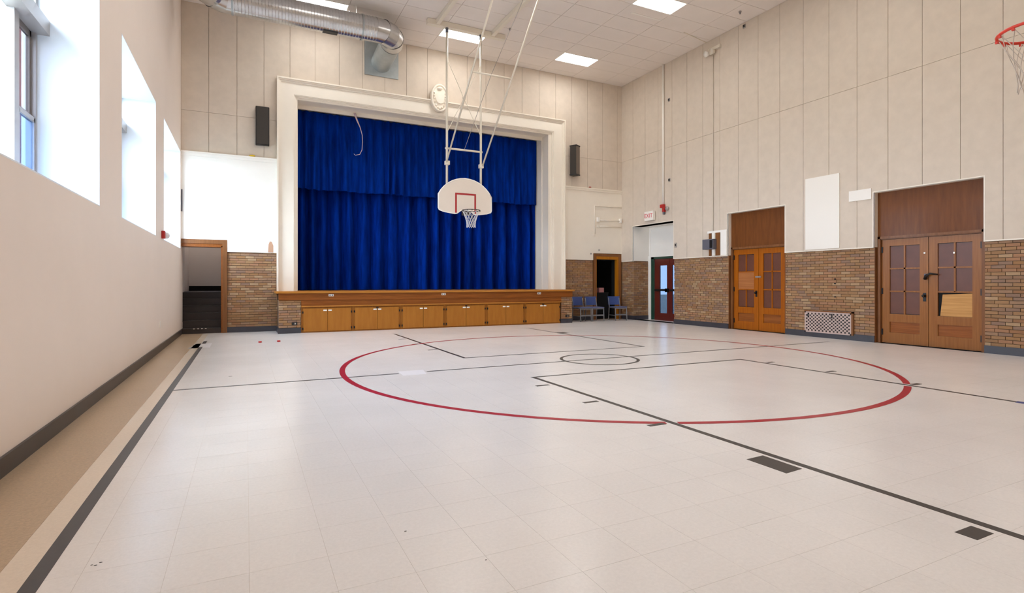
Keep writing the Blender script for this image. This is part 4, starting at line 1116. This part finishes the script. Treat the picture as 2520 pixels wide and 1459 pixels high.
for (x, lab) in ((0.258, 'left of two tiny red stoppers on the floor by the stage'), (0.61, 'right of two tiny red stoppers on the floor by the stage')):
    o = MB().prism([(x + 0.035 * math.cos(k * PI / 5), 12.28 + 0.035 * math.sin(k * PI / 5)) for k in range(10)], 'Z', 0.0, 0.03).build('red_stopper', M['red'], base=(x, 12.28, 0), bevel=0.006); tag(o, lab, 'stopper', 'red floor stoppers')

# ------------------------------------------------------------------ blue chairs
def chair(loc, rz, label):
    t = thing('stacking_chair', label, 'chair', loc, rz, 'blue chairs in front of the dark doorway')
    n = 8
    vs = MB()
    for i in range(n):          # gently curved backrest
        a0, a1 = -0.22 + 0.44 * i / n, -0.22 + 0.44 * (i + 1) / n
        f = lambda x: 0.235 + 0.05 - 0.9 * x * x
        vs.add([(a0, f(a0), 0.50), (a1, f(a1), 0.50), (a1, f(a1) + 0.03, 0.78), (a0, f(a0) + 0.03, 0.78), (a0, f(a0) + 0.018, 0.50), (a1, f(a1) + 0.018, 0.50), (a1, f(a1) + 0.048, 0.78), (a0, f(a0) + 0.048, 0.78)],
               [(0, 1, 2, 3), (5, 4, 7, 6), (3, 2, 6, 7), (0, 4, 5, 1)] + ([(0, 3, 7, 4)] if i == 0 else []) + ([(1, 5, 6, 2)] if i == n - 1 else []))
    vs.build('backrest', M['chair_blue'], t, local=True)
    MB().box(-0.22, 0.22, -0.23, 0.21, 0.425, 0.455).build('seat', M['chair_seat'], t, local=True, bevel=0.012)
    for sx in (-1, 1):
        MB().tube([(sx * 0.21, -0.21, 0.0), (sx * 0.205, -0.20, 0.42)], 0.016, 8).build('leg', M['chair_leg'], t, local=True, smooth=True)
        MB().tube([(sx * 0.21, 0.25, 0.0), (sx * 0.205, 0.21, 0.44), (sx * 0.20, 0.245, 0.62), (sx * 0.20, 0.27, 0.74)], 0.016, 8).build('leg', M['chair_leg'], t, local=True, smooth=True)
        MB().tube([(sx * 0.207, -0.205, 0.41), (sx * 0.207, 0.215, 0.41)], 0.013, 8).build('seat_rail', M['chair_leg'], t, local=True, smooth=True)
        MB().tube([(sx * 0.208, -0.205, 0.17), (sx * 0.208, 0.235, 0.17)], 0.011, 8).build('stretcher', M['chair_leg'], t, local=True, smooth=True)
    MB().box(-0.205, 0.205, -0.212, -0.192, 0.17, 0.215).build('stretcher', M['chair_leg'], t, local=True)
    MB().box(-0.205, 0.205, -0.21, -0.19, 0.385, 0.42).build('seat_rail', M['chair_leg'], t, local=True)
    return t
chair((9.66, 14.62, 0), 0.05, 'blue chair half hidden behind the right brick pier of the stage')
chair((10.14, 14.60, 0), -0.05, 'middle blue chair left of the dark doorway opening')
chair((11.02, 14.55, 0), -0.12, 'rightmost blue chair standing before the dark doorway')

# ------------------------------------------------------------------ yard outside
g = MB().box(-60, -2.14, -40, 60, -0.5, -0.4).box(12.6, 60, -40, 60, -0.5, -0.4).build('ground', M['ground'], base=(0, 0, -0.4))
tag(g, 'grey asphalt yard outside the windows', 'ground', kind='structure')
